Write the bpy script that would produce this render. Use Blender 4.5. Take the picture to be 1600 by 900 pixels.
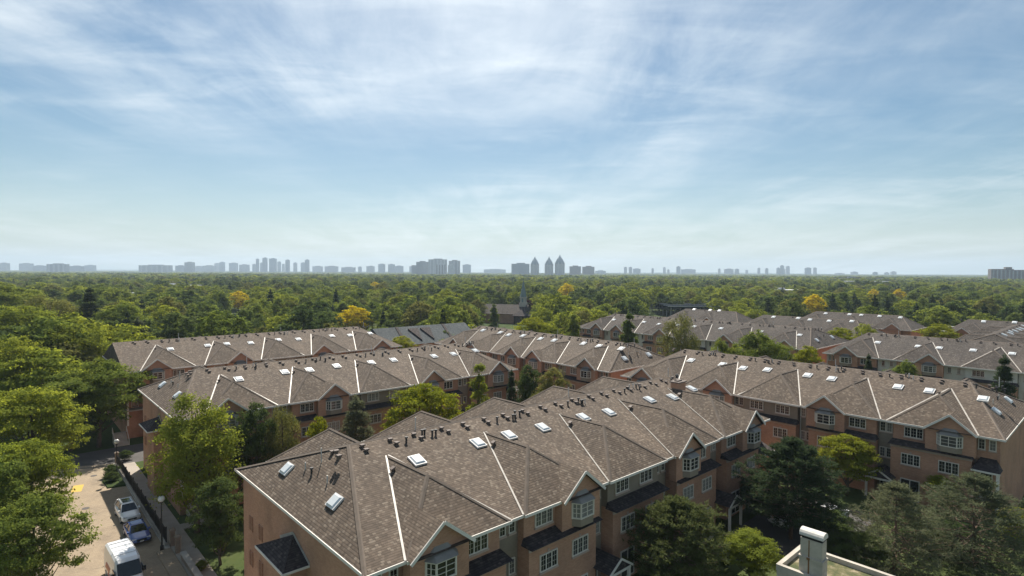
import bpy, math, random
import numpy as np
from mathutils import Matrix, Vector

for o in list(bpy.data.objects): bpy.data.objects.remove(o)
SC = bpy.context.scene
C = SC.collection
PI = math.pi
R = math.radians

# ------------------------------------------------------------------ camera
F_PX, CAM_H, ROLL, PITCH = 890.0, 27.0, R(0.27), math.atan(25.5 / 890)
cam = bpy.data.cameras.new('camera'); co = bpy.data.objects.new('camera', cam); C.objects.link(co)
cam.sensor_width = 36.0; cam.lens = 36.0 * F_PX / 1600.0
cam.clip_start = 0.5; cam.clip_end = 40000
cr, sr, cp, sp = math.cos(ROLL), math.sin(ROLL), math.cos(PITCH), math.sin(PITCH)
def _tilt(v): return Vector((v[0], v[1] * cp + v[2] * sp, -v[1] * sp + v[2] * cp))
rx, uy, fz = _tilt((cr, 0, sr)), _tilt((-sr, 0, cr)), _tilt((0, 1, 0))
M = Matrix((rx, uy, -fz)).transposed().to_4x4(); M.translation = (0, 0, CAM_H)
co.matrix_world = M
SC.camera = co

# ------------------------------------------------------------------ sun, sky, exposure
SUN_EL, SUN_AZ = R(51.0), R(-6.5)          # azimuth measured from +Y, negative to the left
sd = Vector((math.sin(SUN_AZ) * math.cos(SUN_EL), math.cos(SUN_AZ) * math.cos(SUN_EL), math.sin(SUN_EL)))
sl = bpy.data.lights.new('sun', 'SUN'); so = bpy.data.objects.new('sun', sl); C.objects.link(so)
sl.energy = 4.3; sl.angle = R(0.6); sl.color = (1.0, 0.93, 0.82)
so.rotation_euler = sd.to_track_quat('Z', 'Y').to_euler(); so.location = (0, 0, 400)

wd = bpy.data.worlds.new('World'); SC.world = wd; wd.use_nodes = True
nt = wd.node_tree; nt.nodes.clear()
def N(t, typ, **kw):
    n = t.nodes.new(typ)
    for k, v in kw.items():
        if k.startswith('i_'):
            key = k[2:]
            n.inputs[int(key) if key.isdigit() else key.replace('_', ' ')].default_value = v
        else: setattr(n, k, v)
    return n
def LK(t, a, ao, b, bi): t.links.new(a.outputs[ao], b.inputs[bi])
def ramp(t, stops, interp='LINEAR'):
    n = t.nodes.new('ShaderNodeValToRGB'); n.color_ramp.interpolation = interp
    e = n.color_ramp.elements
    while len(e) < len(stops): e.new(0.5)
    for el, (p, c) in zip(e, stops):
        el.position = p; el.color = c if len(c) == 4 else (*c, 1)
    return n
sky = N(nt, 'ShaderNodeTexSky', sky_type='NISHITA', sun_disc=False, sun_elevation=SUN_EL, sun_rotation=SUN_AZ,
        altitude=120, air_density=1.0, dust_density=0.5, ozone_density=0.7)
tc = N(nt, 'ShaderNodeTexCoord')
sx = N(nt, 'ShaderNodeSeparateXYZ'); LK(nt, tc, 'Generated', sx, 0)
zc = N(nt, 'ShaderNodeMath', operation='MAXIMUM', i_1=0.0); LK(nt, sx, 2, zc, 0)
za = N(nt, 'ShaderNodeMath', operation='ADD', i_1=0.10); LK(nt, zc, 0, za, 0)
dx = N(nt, 'ShaderNodeMath', operation='DIVIDE'); LK(nt, sx, 0, dx, 0); LK(nt, za, 0, dx, 1)
dy = N(nt, 'ShaderNodeMath', operation='DIVIDE'); LK(nt, sx, 1, dy, 0); LK(nt, za, 0, dy, 1)
cx = N(nt, 'ShaderNodeCombineXYZ'); LK(nt, dx, 0, cx, 0); LK(nt, dy, 0, cx, 1)
def cloud(rot, scl, scale, detail, rough, dist, stops, loc=(0, 0, 0)):
    mp = N(nt, 'ShaderNodeMapping'); LK(nt, cx, 0, mp, 0)
    mp.inputs['Rotation'].default_value = (0, 0, R(rot)); mp.inputs['Scale'].default_value = scl; mp.inputs['Location'].default_value = loc
    n = N(nt, 'ShaderNodeTexNoise'); LK(nt, mp, 0, n, 'Vector')
    n.inputs['Scale'].default_value = scale; n.inputs['Detail'].default_value = detail
    n.inputs['Roughness'].default_value = rough; n.inputs['Distortion'].default_value = dist
    r = ramp(nt, stops); LK(nt, n, 0, r, 0); return r
BK, WH = (0, 0, 0), (1, 1, 1)
c1 = cloud(-12, (1.05, 0.34, 1), 1.5, 9, 0.62, 0.5, [(0.38, BK), (0.76, WH)], (4.5, 1.1, 0))     # long cirrus streaks running away from the viewer
c2 = cloud(14, (0.62, 0.55, 1), 0.50, 5, 0.55, 0.3, [(0.40, BK), (0.60, WH)], (-8.61, -2.37, 0))       # where the veil is thick
c3 = cloud(-14, (0.75, 1.5, 1), 2.2, 8, 0.62, 0.5, [(0.42, BK), (0.85, WH)], (6.26, 3.79, 0))             # fine wisps
m1 = N(nt, 'ShaderNodeMath', operation='MULTIPLY_ADD', i_1=0.52, i_2=0.02); LK(nt, c1, 0, m1, 0)
m2 = N(nt, 'ShaderNodeMath', operation='MULTIPLY_ADD', i_1=0.34); LK(nt, c3, 0, m2, 0); LK(nt, m1, 0, m2, 2)
m3 = N(nt, 'ShaderNodeMath', operation='MULTIPLY_ADD', i_1=0.90, i_2=0.12); LK(nt, c2, 0, m3, 0)
m4 = N(nt, 'ShaderNodeMath', operation='MULTIPLY', use_clamp=True); LK(nt, m2, 0, m4, 0); LK(nt, m3, 0, m4, 1)
cl = N(nt, 'ShaderNodeMix', data_type='RGBA', blend_type='MIX'); LK(nt, m4, 0, cl, 'Factor')
hs0 = N(nt, 'ShaderNodeHueSaturation', i_Hue=0.490, i_Saturation=1.28, i_Value=0.92); LK(nt, sky, 0, hs0, 'Color')
# thin cloud scatters forward: brighter round the sun
dt = N(nt, 'ShaderNodeVectorMath', operation='DOT_PRODUCT'); LK(nt, tc, 'Generated', dt, 0); dt.inputs[1].default_value = sd
dm = N(nt, 'ShaderNodeMath', operation='MAXIMUM', i_1=0.0); LK(nt, dt, 'Value', dm, 0)
au = N(nt, 'ShaderNodeMath', operation='POWER', i_1=7.0); LK(nt, dm, 0, au, 0)
ag = N(nt, 'ShaderNodeMath', operation='MULTIPLY_ADD', i_1=0.32); LK(nt, au, 0, ag, 0); LK(nt, m4, 0, ag, 2); ag.use_clamp = True
LK(nt, ag, 0, cl, 'Factor')
ab_ = N(nt, 'ShaderNodeMath', operation='MULTIPLY_ADD', i_1=0.35, i_2=1.0); LK(nt, au, 0, ab_, 0)
cb = N(nt, 'ShaderNodeVectorMath', operation='SCALE'); cb.inputs[0].default_value = (11.8, 12.4, 12.5); LK(nt, ab_, 0, cb, 'Scale')
LK(nt, cb, 0, cl, 'B')
# pale summer veil low over the horizon, the same all round
ve = N(nt, 'ShaderNodeMath', operation='MULTIPLY', i_1=-11.0); LK(nt, zc, 0, ve, 0)
vx = N(nt, 'ShaderNodeMath', operation='EXPONENT'); LK(nt, ve, 0, vx, 0)
vf_ = N(nt, 'ShaderNodeMath', operation='MULTIPLY', i_1=0.75); LK(nt, vx, 0, vf_, 0)
vl = N(nt, 'ShaderNodeMix', data_type='RGBA', blend_type='MIX'); LK(nt, vf_, 0, vl, 'Factor'); LK(nt, hs0, 0, vl, 'A'); vl.inputs['B'].default_value = (6.3, 7.9, 7.8, 1)
LK(nt, vl, 'Result', cl, 'A')
bg = N(nt, 'ShaderNodeBackground', i_Strength=0.0505); LK(nt, cl, 'Result', bg, 'Color')
wo = N(nt, 'ShaderNodeOutputWorld'); LK(nt, bg, 0, wo, 'Surface')
vs = SC.view_settings
vs.view_transform = 'Standard'; vs.look = 'None'; vs.gamma = 1.0; vs.use_curve_mapping = False; vs.exposure = 0.84
SC.render.engine = 'CYCLES'
SC.cycles.volume_bounces = 1
SC.cycles.max_bounces = 8
SC.cycles.transparent_max_bounces = 8

# ------------------------------------------------------------------ site frame: s along the rows, t across them
ANG = math.atan2(890, 980)
E1 = Vector((math.cos(ANG), math.sin(ANG), 0)); E2 = Vector((-E1.y, E1.x, 0))
def W(s, t, z=0.0): v = E1 * s + E2 * t; return Vector((v.x, v.y, z))
def px(u, d, z=0.0): return Vector(((u - 800) / F_PX * d, d, z))     # a direction and a chosen distance

# ------------------------------------------------------------------ materials
MATS = {}
def mat(name, color, rough=0.8, metal=0.0, spec=None, build=None):
    if name in MATS: return MATS[name]
    m = bpy.data.materials.new(name); m.use_nodes = True
    t = m.node_tree; b = t.nodes['Principled BSDF']
    b.inputs['Base Color'].default_value = (*color, 1); b.inputs['Roughness'].default_value = rough; b.inputs['Metallic'].default_value = metal
    if spec is not None: b.inputs['Specular IOR Level'].default_value = spec
    if build: build(t, b)
    MATS[name] = m; return m
def noise(t, scale, detail=4, rough=0.55, coord='Object', dist=0.0):
    c = N(t, 'ShaderNodeTexCoord'); n = N(t, 'ShaderNodeTexNoise')
    LK(t, c, coord, n, 'Vector'); n.inputs['Scale'].default_value = scale; n.inputs['Detail'].default_value = detail
    n.inputs['Roughness'].default_value = rough; n.inputs['Distortion'].default_value = dist
    return n
def weather(color, amt=0.25, scale=0.6, fine=8.0):
    def f(t, b):
        a = noise(t, scale, 5); c = noise(t, fine, 3)
        add = N(t, 'ShaderNodeMath', operation='MULTIPLY_ADD', i_1=0.4); LK(t, c, 0, add, 0); LK(t, a, 0, add, 2)
        r = ramp(t, [(0.40, [x * (1 - amt) for x in color]), (0.95, [min(1, x * (1 + amt)) for x in color])])
        LK(t, add, 0, r, 0); LK(t, r, 0, b, 'Base Color')
    return f
def shingle(dark, mid, light):
    def f(t, b):
        uv = N(t, 'ShaderNodeUVMap'); 
        br = N(t, 'ShaderNodeTexBrick', offset=0.5, offset_frequency=2)
        LK(t, uv, 0, br, 'Vector')
        br.inputs['Color1'].default_value = (0, 0, 0, 1); br.inputs['Color2'].default_value = (1, 1, 1, 1); br.inputs['Mortar'].default_value = (0.5, 0.5, 0.5, 1)
        br.inputs['Scale'].default_value = 1.0; br.inputs['Mortar Size'].default_value = 0.0; br.inputs['Bias'].default_value = 0.0
        br.inputs['Brick Width'].default_value = 0.20; br.inputs['Row Height'].default_value = 0.18
        r = ramp(t, [(0.0, dark), (0.5, mid), (0.80, [x * 1.15 for x in mid]), (0.93, light)]); LK(t, br, 0, r, 0)
        n = noise(t, 0.22, 5); nr = ramp(t, [(0.3, (0.80, 0.80, 0.80)), (0.75, (1.12, 1.11, 1.10))]); LK(t, n, 0, nr, 0)
        g = noise(t, 14, 3); gr = ramp(t, [(0.3, (0.86, 0.86, 0.86)), (0.7, (1.14, 1.14, 1.14))]); LK(t, g, 0, gr, 0)
        mx = N(t, 'ShaderNodeMix', data_type='RGBA', blend_type='MULTIPLY', i_Factor=1.0); LK(t, r, 0, mx, 'A'); LK(t, nr, 0, mx, 'B')
        mx2 = N(t, 'ShaderNodeMix', data_type='RGBA', blend_type='MULTIPLY', i_Factor=1.0); LK(t, mx, 'Result', mx2, 'A'); LK(t, gr, 0, mx2, 'B')
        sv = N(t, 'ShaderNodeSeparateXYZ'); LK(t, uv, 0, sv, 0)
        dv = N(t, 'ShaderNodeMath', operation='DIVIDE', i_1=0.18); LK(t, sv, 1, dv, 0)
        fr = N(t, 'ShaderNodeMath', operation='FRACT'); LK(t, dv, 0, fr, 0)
        bd_ = ramp(t, [(0.0, (.62, .61, .60)), (0.20, (.72, .71, .70)), (0.32, (1.08, 1.08, 1.08)), (1.0, (1.06, 1.06, 1.06))]); LK(t, fr, 0, bd_, 0)   # shadow gap at each course's lower edge, put into the colour as a darker band
        mpw = N(t, 'ShaderNodeMapping'); LK(t, uv, 0, mpw, 0); mpw.inputs['Scale'].default_value = (0.9, 0.10, 1)
        ws = N(t, 'ShaderNodeTexNoise', i_Scale=1.0, i_Detail=5.0, i_Roughness=0.6); LK(t, mpw, 0, ws, 'Vector')
        wr = ramp(t, [(0.30, (.80, .80, .81)), (0.55, (1.0, 1.0, 1.0)), (0.75, (1.14, 1.12, 1.09))]); LK(t, ws, 0, wr, 0)
        mxw = N(t, 'ShaderNodeMix', data_type='RGBA', blend_type='MULTIPLY', i_Factor=1.0); LK(t, mx2, 'Result', mxw, 'A'); LK(t, wr, 0, mxw, 'B'); mx2 = mxw
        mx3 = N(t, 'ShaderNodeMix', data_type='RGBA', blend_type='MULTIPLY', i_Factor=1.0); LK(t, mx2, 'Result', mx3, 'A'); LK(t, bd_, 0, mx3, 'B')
        LK(t, mx3, 'Result', b, 'Base Color')
        # course relief: each course is a little wedge, thick at its lower edge
        inv = N(t, 'ShaderNodeMath', operation='SUBTRACT', i_0=1.0); LK(t, fr, 0, inv, 1)
        ad = N(t, 'ShaderNodeMath', operation='MULTIPLY_ADD', i_1=0.35); LK(t, br, 0, ad, 0); LK(t, inv, 0, ad, 2)
        bp = N(t, 'ShaderNodeBump', i_Strength=1.0, i_Distance=0.05); LK(t, ad, 0, bp, 'Height'); LK(t, bp, 0, b, 'Normal')
    return f
def bricks(c1, c2, mortar, w=0.22, h=0.075):
    def f(t, b):
        uv = N(t, 'ShaderNodeUVMap'); br = N(t, 'ShaderNodeTexBrick'); LK(t, uv, 0, br, 'Vector')
        br.inputs['Color1'].default_value = (*c1, 1); br.inputs['Color2'].default_value = (*c2, 1); br.inputs['Mortar'].default_value = (*mortar, 1)
        br.inputs['Scale'].default_value = 1.0; br.inputs['Mortar Size'].default_value = 0.008; br.inputs['Brick Width'].default_value = w; br.inputs['Row Height'].default_value = h
        n = noise(t, 0.35, 5); nr = ramp(t, [(0.28, (0.72, 0.72, 0.73)), (0.5, (.96, .96, .96)), (0.75, (1.12, 1.11, 1.09))]); LK(t, n, 0, nr, 0)
        mx = N(t, 'ShaderNodeMix', data_type='RGBA', blend_type='MULTIPLY', i_Factor=1.0); LK(t, br, 0, mx, 'A'); LK(t, nr, 0, mx, 'B')
        LK(t, mx, 'Result', b, 'Base Color')
        bp = N(t, 'ShaderNodeBump', i_Strength=0.3, i_Distance=0.01, invert=True); LK(t, br, 'Fac', bp, 'Height'); LK(t, bp, 0, b, 'Normal')
    return f
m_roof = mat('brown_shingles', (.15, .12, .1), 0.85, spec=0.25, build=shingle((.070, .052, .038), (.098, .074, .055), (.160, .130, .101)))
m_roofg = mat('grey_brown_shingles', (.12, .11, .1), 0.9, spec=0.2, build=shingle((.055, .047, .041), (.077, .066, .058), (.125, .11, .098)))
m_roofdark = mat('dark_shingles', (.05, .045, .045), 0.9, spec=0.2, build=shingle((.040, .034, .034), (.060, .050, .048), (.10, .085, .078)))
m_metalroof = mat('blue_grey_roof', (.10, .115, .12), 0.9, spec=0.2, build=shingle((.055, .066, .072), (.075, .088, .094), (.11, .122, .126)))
m_cap = mat('ridge_cap_shingles', (.15, .12, .098), 0.9, build=weather((.128, .100, .078), 0.25, 1.2, 5.0))
m_brick = mat('red_brick', (.3, .16, .11), 0.9, spec=0.2, build=bricks((.42, .205, .124), (.51, .275, .175), (.43, .31, .235)))
m_stucco = mat('taupe_stucco', (.2, .17, .14), 0.95, spec=0.2, build=weather((.25, .205, .155), 0.16, 0.5))
m_cream = mat('cream_siding', (.55, .53, .46), 0.9, build=weather((.56, .54, .47), 0.12, 0.5))
m_trim = mat('white_trim', (.70, .66, .60), 0.6, build=weather((.68, .64, .58), 0.12, 0.8))
m_stone = mat('limestone_band', (.42, .33, .27), 0.9, build=weather((.42, .32, .26), 0.12, 1.0))
m_flash = mat('metal_flashing', (.46, .44, .40), 0.5, 0.0, build=weather((.36, .33, .29), 0.40, 1.5, 4.0))
m_frame = mat('window_frame', (.64, .59, .51), 0.6)
m_glass = mat('window_glass', (.022, .024, .024), 0.08, 0.0, 0.6)
def curtain(t, b):
    oi = N(t, 'ShaderNodeObjectInfo'); r = ramp(t, [(0.0, (.018, .020, .020)), (0.48, (.03, .032, .03)), (0.60, (.14, .135, .12)), (1.0, (.36, .35, .32))]); LK(t, oi, 'Random', r, 0)
    n = noise(t, 3.0, 2); mx = N(t, 'ShaderNodeMix', data_type='RGBA', blend_type='MULTIPLY', i_Factor=0.6); LK(t, r, 0, mx, 'A'); LK(t, n, 0, mx, 'B')
    LK(t, mx, 'Result', b, 'Base Color')
m_pane = mat('window_pane', (.03, .03, .03), 0.06, 0.0, 0.6, build=curtain)
m_bay = mat('bay_roof_metal', (.22, .205, .185), 0.6, 0.0, build=weather((.22, .205, .185), 0.18, 1.5))
m_ventbox = mat('brown_vent', (.13, .10, .085), 0.7)
m_pipe = mat('pale_pipe', (.55, .53, .50), 0.6)
m_dpipe = mat('dark_pipe', (.03, .028, .028), 0.6)
def domeb(t, b): pass
m_dome = mat('skylight_dome', (.62, .65, .66), 0.18, 0.0, 0.6)
m_sky_frame = mat('skylight_frame', (.72, .70, .67), 0.5)
m_dark = mat('dark_opening', (.012, .012, .012), 0.9)
m_concrete = mat('concrete', (.38, .35, .31), 0.9, build=weather((.37, .34, .30), 0.2, 0.8))
m_white = mat('white_render', (.52, .49, .44), 0.85, build=weather((.44, .40, .34), 0.25, 0.9, 5.0))

def leaf(name, c0, c1, trans=0.5, gain=1.0):
    if name in MATS: return MATS[name]
    m = bpy.data.materials.new(name); m.use_nodes = True; t = m.node_tree; t.nodes.clear()
    oi = N(t, 'ShaderNodeObjectInfo'); n = noise(t, 0.9, 3); ad = N(t, 'ShaderNodeMath', operation='MULTIPLY_ADD', i_1=0.9, i_2=-0.2); LK(t, n, 0, ad, 0)
    a2 = N(t, 'ShaderNodeMath', operation='MULTIPLY_ADD', i_1=0.6); LK(t, oi, 'Random', a2, 0); LK(t, ad, 0, a2, 2)
    r = ramp(t, [(0.1, c0), (0.9, c1)]); LK(t, a2, 0, r, 0)
    d = N(t, 'ShaderNodeBsdfDiffuse'); LK(t, r, 0, d, 0)
    tr = N(t, 'ShaderNodeBsdfTranslucent'); hs = N(t, 'ShaderNodeHueSaturation', i_Hue=0.485, i_Saturation=1.1, i_Value=1.25); LK(t, r, 0, hs, 'Color'); LK(t, hs, 0, tr, 0)
    mx = N(t, 'ShaderNodeMixShader', i_0=trans); LK(t, d, 0, mx, 1); LK(t, tr, 0, mx, 2)
    o = N(t, 'ShaderNodeOutputMaterial'); LK(t, mx, 0, o, 0)
    MATS[name] = m; return m
l_mid = leaf('leaf_mid', (.098, .145, .038), (.205, .245, .055))
l_light = leaf('leaf_light', (.185, .228, .042), (.240, .275, .052), 0.55)
l_bright = leaf('leaf_bright', (.190, .225, .028), (.240, .260, .038), 0.5)
l_olive = leaf('leaf_olive', (.130, .146, .046), (.185, .188, .060))
l_dark = leaf('leaf_dark', (.058, .092, .034), (.120, .155, .050), 0.48)
l_con = leaf('needle_dark', (.048, .072, .038), (.076, .102, .050), 0.35)
l_pine = leaf('needle_pine', (.078, .100, .040), (.115, .135, .054), 0.38)
l_lacy = leaf('needle_lacy', (.105, .125, .072), (.145, .158, .090), 0.4)
l_gold = leaf('leaf_gold', (.52, .44, .030), (.58, .50, .04), 0.5)
l_red = leaf('leaf_copper', (.060, .030, .030), (.09, .04, .04), 0.3)
m_bark = mat('bark', (.10, .075, .058), 0.95, build=weather((.10, .078, .06), 0.35, 3.0))
m_barkred = mat('pine_bark', (.17, .105, .075), 0.95, build=weather((.16, .10, .07), 0.35, 3.0))

# ------------------------------------------------------------------ mesh helpers
class MB:
    def __init__(s): s.v = []; s.f = []
    def add(s, vs, fs):
        k = len(s.v); s.v += [tuple(p) for p in vs]; s.f += [tuple(i + k for i in f) for f in fs]; return s
    def box(s, x0, x1, y0, y1, z0, z1):
        return s.add([(x0, y0, z0), (x1, y0, z0), (x1, y1, z0), (x0, y1, z0), (x0, y0, z1), (x1, y0, z1), (x1, y1, z1), (x0, y1, z1)],
                     [(0, 3, 2, 1), (4, 5, 6, 7), (0, 1, 5, 4), (1, 2, 6, 5), (2, 3, 7, 6), (3, 0, 4, 7)])
    def prism(s, poly, z0, z1):                       # plan polygon, counter-clockwise
        n = len(poly)
        return s.add([(p[0], p[1], z0) for p in poly] + [(p[0], p[1], z1) for p in poly],
                     [tuple(range(n - 1, -1, -1)), tuple(range(n, 2 * n))] + [(i, (i + 1) % n, n + (i + 1) % n, n + i) for i in range(n)])
    def bar(s, a, b, w, h, up=(0, 0, 1)):             # rectangular bar a-b, h along up, centred
        a, b, up = Vector(a), Vector(b), Vector(up); d = (b - a).normalized(); r = d.cross(up).normalized(); u = r.cross(d)
        r *= w / 2; u *= h / 2
        return s.add([a - r - u, a + r - u, a + r + u, a - r + u, b - r - u, b + r - u, b + r + u, b - r + u],
                     [(0, 1, 2, 3), (7, 6, 5, 4), (0, 4, 5, 1), (1, 5, 6, 2), (2, 6, 7, 3), (3, 7, 4, 0)])
    def tube(s, pts, rad, n=6):
        k = len(s.v); pts = [Vector(p) for p in pts]
        for i, p in enumerate(pts):
            d = (pts[min(i + 1, len(pts) - 1)] - pts[max(i - 1, 0)]).normalized()
            a = d.orthogonal().normalized(); b = d.cross(a)
            if abs(d.z) > 0.95: a = Vector((1, 0, 0)); b = d.cross(a).normalized(); a = b.cross(d)
            for j in range(n):
                q = 2 * PI * j / n; s.v.append(tuple(p + (a * math.cos(q) + b * math.sin(q)) * rad[i]))
        for i in range(len(pts) - 1):
            for j in range(n):
                s.f.append((k + i * n + j, k + i * n + (j + 1) % n, k + (i + 1) * n + (j + 1) % n, k + (i + 1) * n + j))
        s.f.append(tuple(k + j for j in range(n - 1, -1, -1))); s.f.append(tuple(k + (len(pts) - 1) * n + j for j in range(n)))
        return s
    def cyl(s, c, r, z0, z1, n=12, r1=None):
        return s.tube([(c[0], c[1], z0), (c[0], c[1], z1)], [r, r if r1 is None else r1], n)
    def ball(s, c, r, nu=10, nv=7, sz=1.0):
        k = len(s.v)
        for i in range(1, nv):
            a = PI * i / nv
            for j in range(nu):
                q = 2 * PI * j / nu; s.v.append((c[0] + r * math.sin(a) * math.cos(q), c[1] + r * math.sin(a) * math.sin(q), c[2] + r * sz * math.cos(a)))
        top = len(s.v); s.v.append((c[0], c[1], c[2] + r * sz)); s.v.append((c[0], c[1], c[2] - r * sz))
        for i in range(nv - 2):
            for j in range(nu): s.f.append((k + i * nu + j, k + (i + 1) * nu + j, k + (i + 1) * nu + (j + 1) % nu, k + i * nu + (j + 1) % nu))
        for j in range(nu):
            s.f.append((top, k + j, k + (j + 1) % nu)); s.f.append((top + 1, k + (nv - 2) * nu + (j + 1) % nu, k + (nv - 2) * nu + j))
        return s
    def mesh(s, name, m, smooth=False):
        me = bpy.data.meshes.new(name); me.from_pydata(s.v, [], s.f); me.update()
        uv = me.uv_layers.new(name='UVMap').data
        for p in me.polygons:                         # metres along the horizontal and up the slope of every face
            n = p.normal
            if abs(n.z) > 0.995: ua, va = Vector((1, 0, 0)), Vector((0, 1, 0))
            else: ua = Vector((-n.y, n.x, 0)).normalized(); va = n.cross(ua)
            for li in p.loop_indices:
                q = me.vertices[me.loops[li].vertex_index].co; uv[li].uv = (q.dot(ua), q.dot(va))
        if smooth: me.polygons.foreach_set('use_smooth', [True] * len(me.polygons))
        for q in (m if isinstance(m, list) else [m]): me.materials.append(q)
        return me
    def build(s, name, m, parent=None, loc=None, rot=None, smooth=False):
        return link(name, s.mesh(name, m, smooth), parent, loc, rot)
def link(name, me, parent=None, loc=None, rot=None, scale=None):
    o = bpy.data.objects.new(name, me); C.objects.link(o)
    if parent is not None: o.parent = parent
    if loc is not None: o.location = loc
    if rot is not None: o.rotation_euler = rot
    if scale is not None: o.scale = scale
    return o
def tag(o, label=None, cat=None, group=None, kind=None):
    if label: o['label'] = label
    if cat: o['category'] = cat
    if group: o['group'] = group
    if kind: o['kind'] = kind
    return o
def empty(name, loc=(0, 0, 0), rz=0.0):
    o = bpy.data.objects.new(name, None); C.objects.link(o); o.location = loc; o.rotation_euler = (0, 0, rz); o.empty_display_size = 0.3; return o

# ================================================================== the setting
def grass_b(t, b):
    a = noise(t, 0.02, 6); c = noise(t, 1.5, 4)
    ad = N(t, 'ShaderNodeMath', operation='MULTIPLY_ADD', i_1=0.4); LK(t, c, 0, ad, 0); LK(t, a, 0, ad, 2)
    r = ramp(t, [(0.4, (.030, .046, .018)), (0.65, (.055, .080, .026)), (0.95, (.095, .105, .04))]); LK(t, ad, 0, r, 0); LK(t, r, 0, b, 'Base Color')
m_grass = mat('grass', (.05, .08, .03), 1.0, spec=0.1, build=grass_b)
def paver_b(t, b):
    uv = N(t, 'ShaderNodeUVMap'); br = N(t, 'ShaderNodeTexBrick'); LK(t, uv, 0, br, 'Vector')
    br.inputs['Color1'].default_value = (.29, .225, .155, 1); br.inputs['Color2'].default_value = (.35, .28, .195, 1); br.inputs['Mortar'].default_value = (.20, .16, .12, 1)
    br.inputs['Scale'].default_value = 1; br.inputs['Brick Width'].default_value = 0.22; br.inputs['Row Height'].default_value = 0.11; br.inputs['Mortar Size'].default_value = 0.006
    n = noise(t, 0.22, 8, 0.7, dist=0.6); nr = ramp(t, [(0.30, (0.58, 0.57, 0.58)), (0.45, (.92, .91, .90)), (0.7, (1.12, 1.1, 1.06))]); LK(t, n, 0, nr, 0)
    mx = N(t, 'ShaderNodeMix', data_type='RGBA', blend_type='MULTIPLY', i_Factor=1.0); LK(t, br, 0, mx, 'A'); LK(t, nr, 0, mx, 'B'); LK(t, mx, 'Result', b, 'Base Color')
m_paver = mat('tan_pavers', (.3, .24, .17), 0.9, build=paver_b)
m_asph = mat('asphalt', (.06, .058, .055), 0.9, build=weather((.075, .07, .066), 0.25, 0.4))
m_walk = mat('sidewalk_concrete', (.34, .30, .25), 0.9, build=weather((.33, .29, .245), 0.2, 0.6))
def sheet(name, poly_st, z, m, kind='structure', th=0.0):
    mb = MB(); pts = [W(a, b, z) for a, b in poly_st]
    ar = sum(pts[i].x * pts[(i + 1) % len(pts)].y - pts[(i + 1) % len(pts)].x * pts[i].y for i in range(len(pts)))
    if ar < 0: pts = pts[::-1]
    if th: mb.prism([(p.x, p.y) for p in pts], z - th, z)
    else: mb.add(pts, [tuple(range(len(pts)))])
    return tag(mb.build(name, m), kind=kind)

g = MB(); g.add([(-8900, -300, 0), (8900, -300, 0), (8900, 9000, 0), (-8900, 9000, 0)], [(0, 1, 2, 3)])
tag(g.build('ground', m_grass), kind='structure')
# far rolling ground on the horizon
rg = random.Random(4); hb = MB()
for dist, hmax in ((6200, 16), (8600, 30)):
    n = 90; k = len(hb.v)
    for i in range(n + 1):
        x = -8800 + 17600 * i / n; h = hmax * (0.65 + 0.35 * math.sin(i * 0.21 + dist) * math.sin(i * 0.063 + 1))
        hb.v += [(x, dist - 260, -0.5), (x, dist, h), (x, dist + 260, -0.5)]
    for i in range(n):
        a = k + 3 * i; hb.f += [(a, a + 3, a + 4, a + 1), (a + 1, a + 4, a + 5, a + 2)]
tag(hb.build('hills', mat('far_woodland', (.04, .06, .025), 1.0, spec=0.05, build=weather((.045, .068, .03), 0.4, 0.01, 0.15))), kind='structure')

sheet('driveway', [(-1.5, 40), (11.75, 40), (11.75, 84.4), (10.2, 84.8), (9.6, 88), (11.6, 92), (11.9, 94.0), (6, 97), (-1.5, 97)], 0.004, m_paver)
sheet('lane', [(-40, 96.6), (5.9, 97.05), (11.9, 94.05), (24, 94.5), (24, 103.5), (12, 104), (-40, 103)], 0.008, m_asph)
sheet('crosswalk', [(6.2, 97.2), (11.9, 94.3), (12.2, 95.2), (6.6, 98.1)], 0.014, m_paver)
sheet('sidewalk', [(12.25, 40), (14.1, 40), (14.1, 94), (12.25, 94)], 0.12, m_walk, th=0.12)
sheet('footpath', [(14.104, 66.2), (19.5, 66.2), (19.5, 67.6), (14.104, 67.6)], 0.125, m_walk, th=0.12)
sheet('plaza', [(11.0, 46), (12.2, 46), (12.2, 62.4), (11.0, 62.4)], 0.13, m_paver, th=0.13)
sheet('kerb', [(11.76, 62.5), (12.2, 62.5), (12.2, 95), (11.76, 95)], 0.14, m_concrete, th=0.14)
sheet('lawn', [(14.11, 67.8), (14.7, 67.8), (14.7, 92), (14.11, 92)], 0.06, m_grass, th=0.06)
sheet('planting_bed', [(9.9, 85.0), (11.74, 84.6), (11.74, 93), (9.8, 88.2)], 0.15, m_grass, th=0.15)
# raised court between the front row and the row on the right
sheet('courtyard', [(18, -30), (73.4, -30), (73.4, 27.9), (18, 27.9)], 2.4, m_grass, th=2.9)
sheet('courtyard_drive', [(50.5, 17), (66, 17), (66, 25.5), (50.5, 25.5)], 2.41, m_asph)
sheet('courtyard_walk', [(40, 26.0), (49.4, 26.0), (49.4, 27.2), (40, 27.2)], 2.45, m_walk, th=0.05)
sheet('court_lane', [(18, 56.5), (66, 56.5), (66, 61.5), (18, 61.5)], 0.01, m_asph)
sheet('back_lane', [(98, -60), (104, -60), (104, 115), (98, 115)], 0.01, m_asph)

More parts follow.
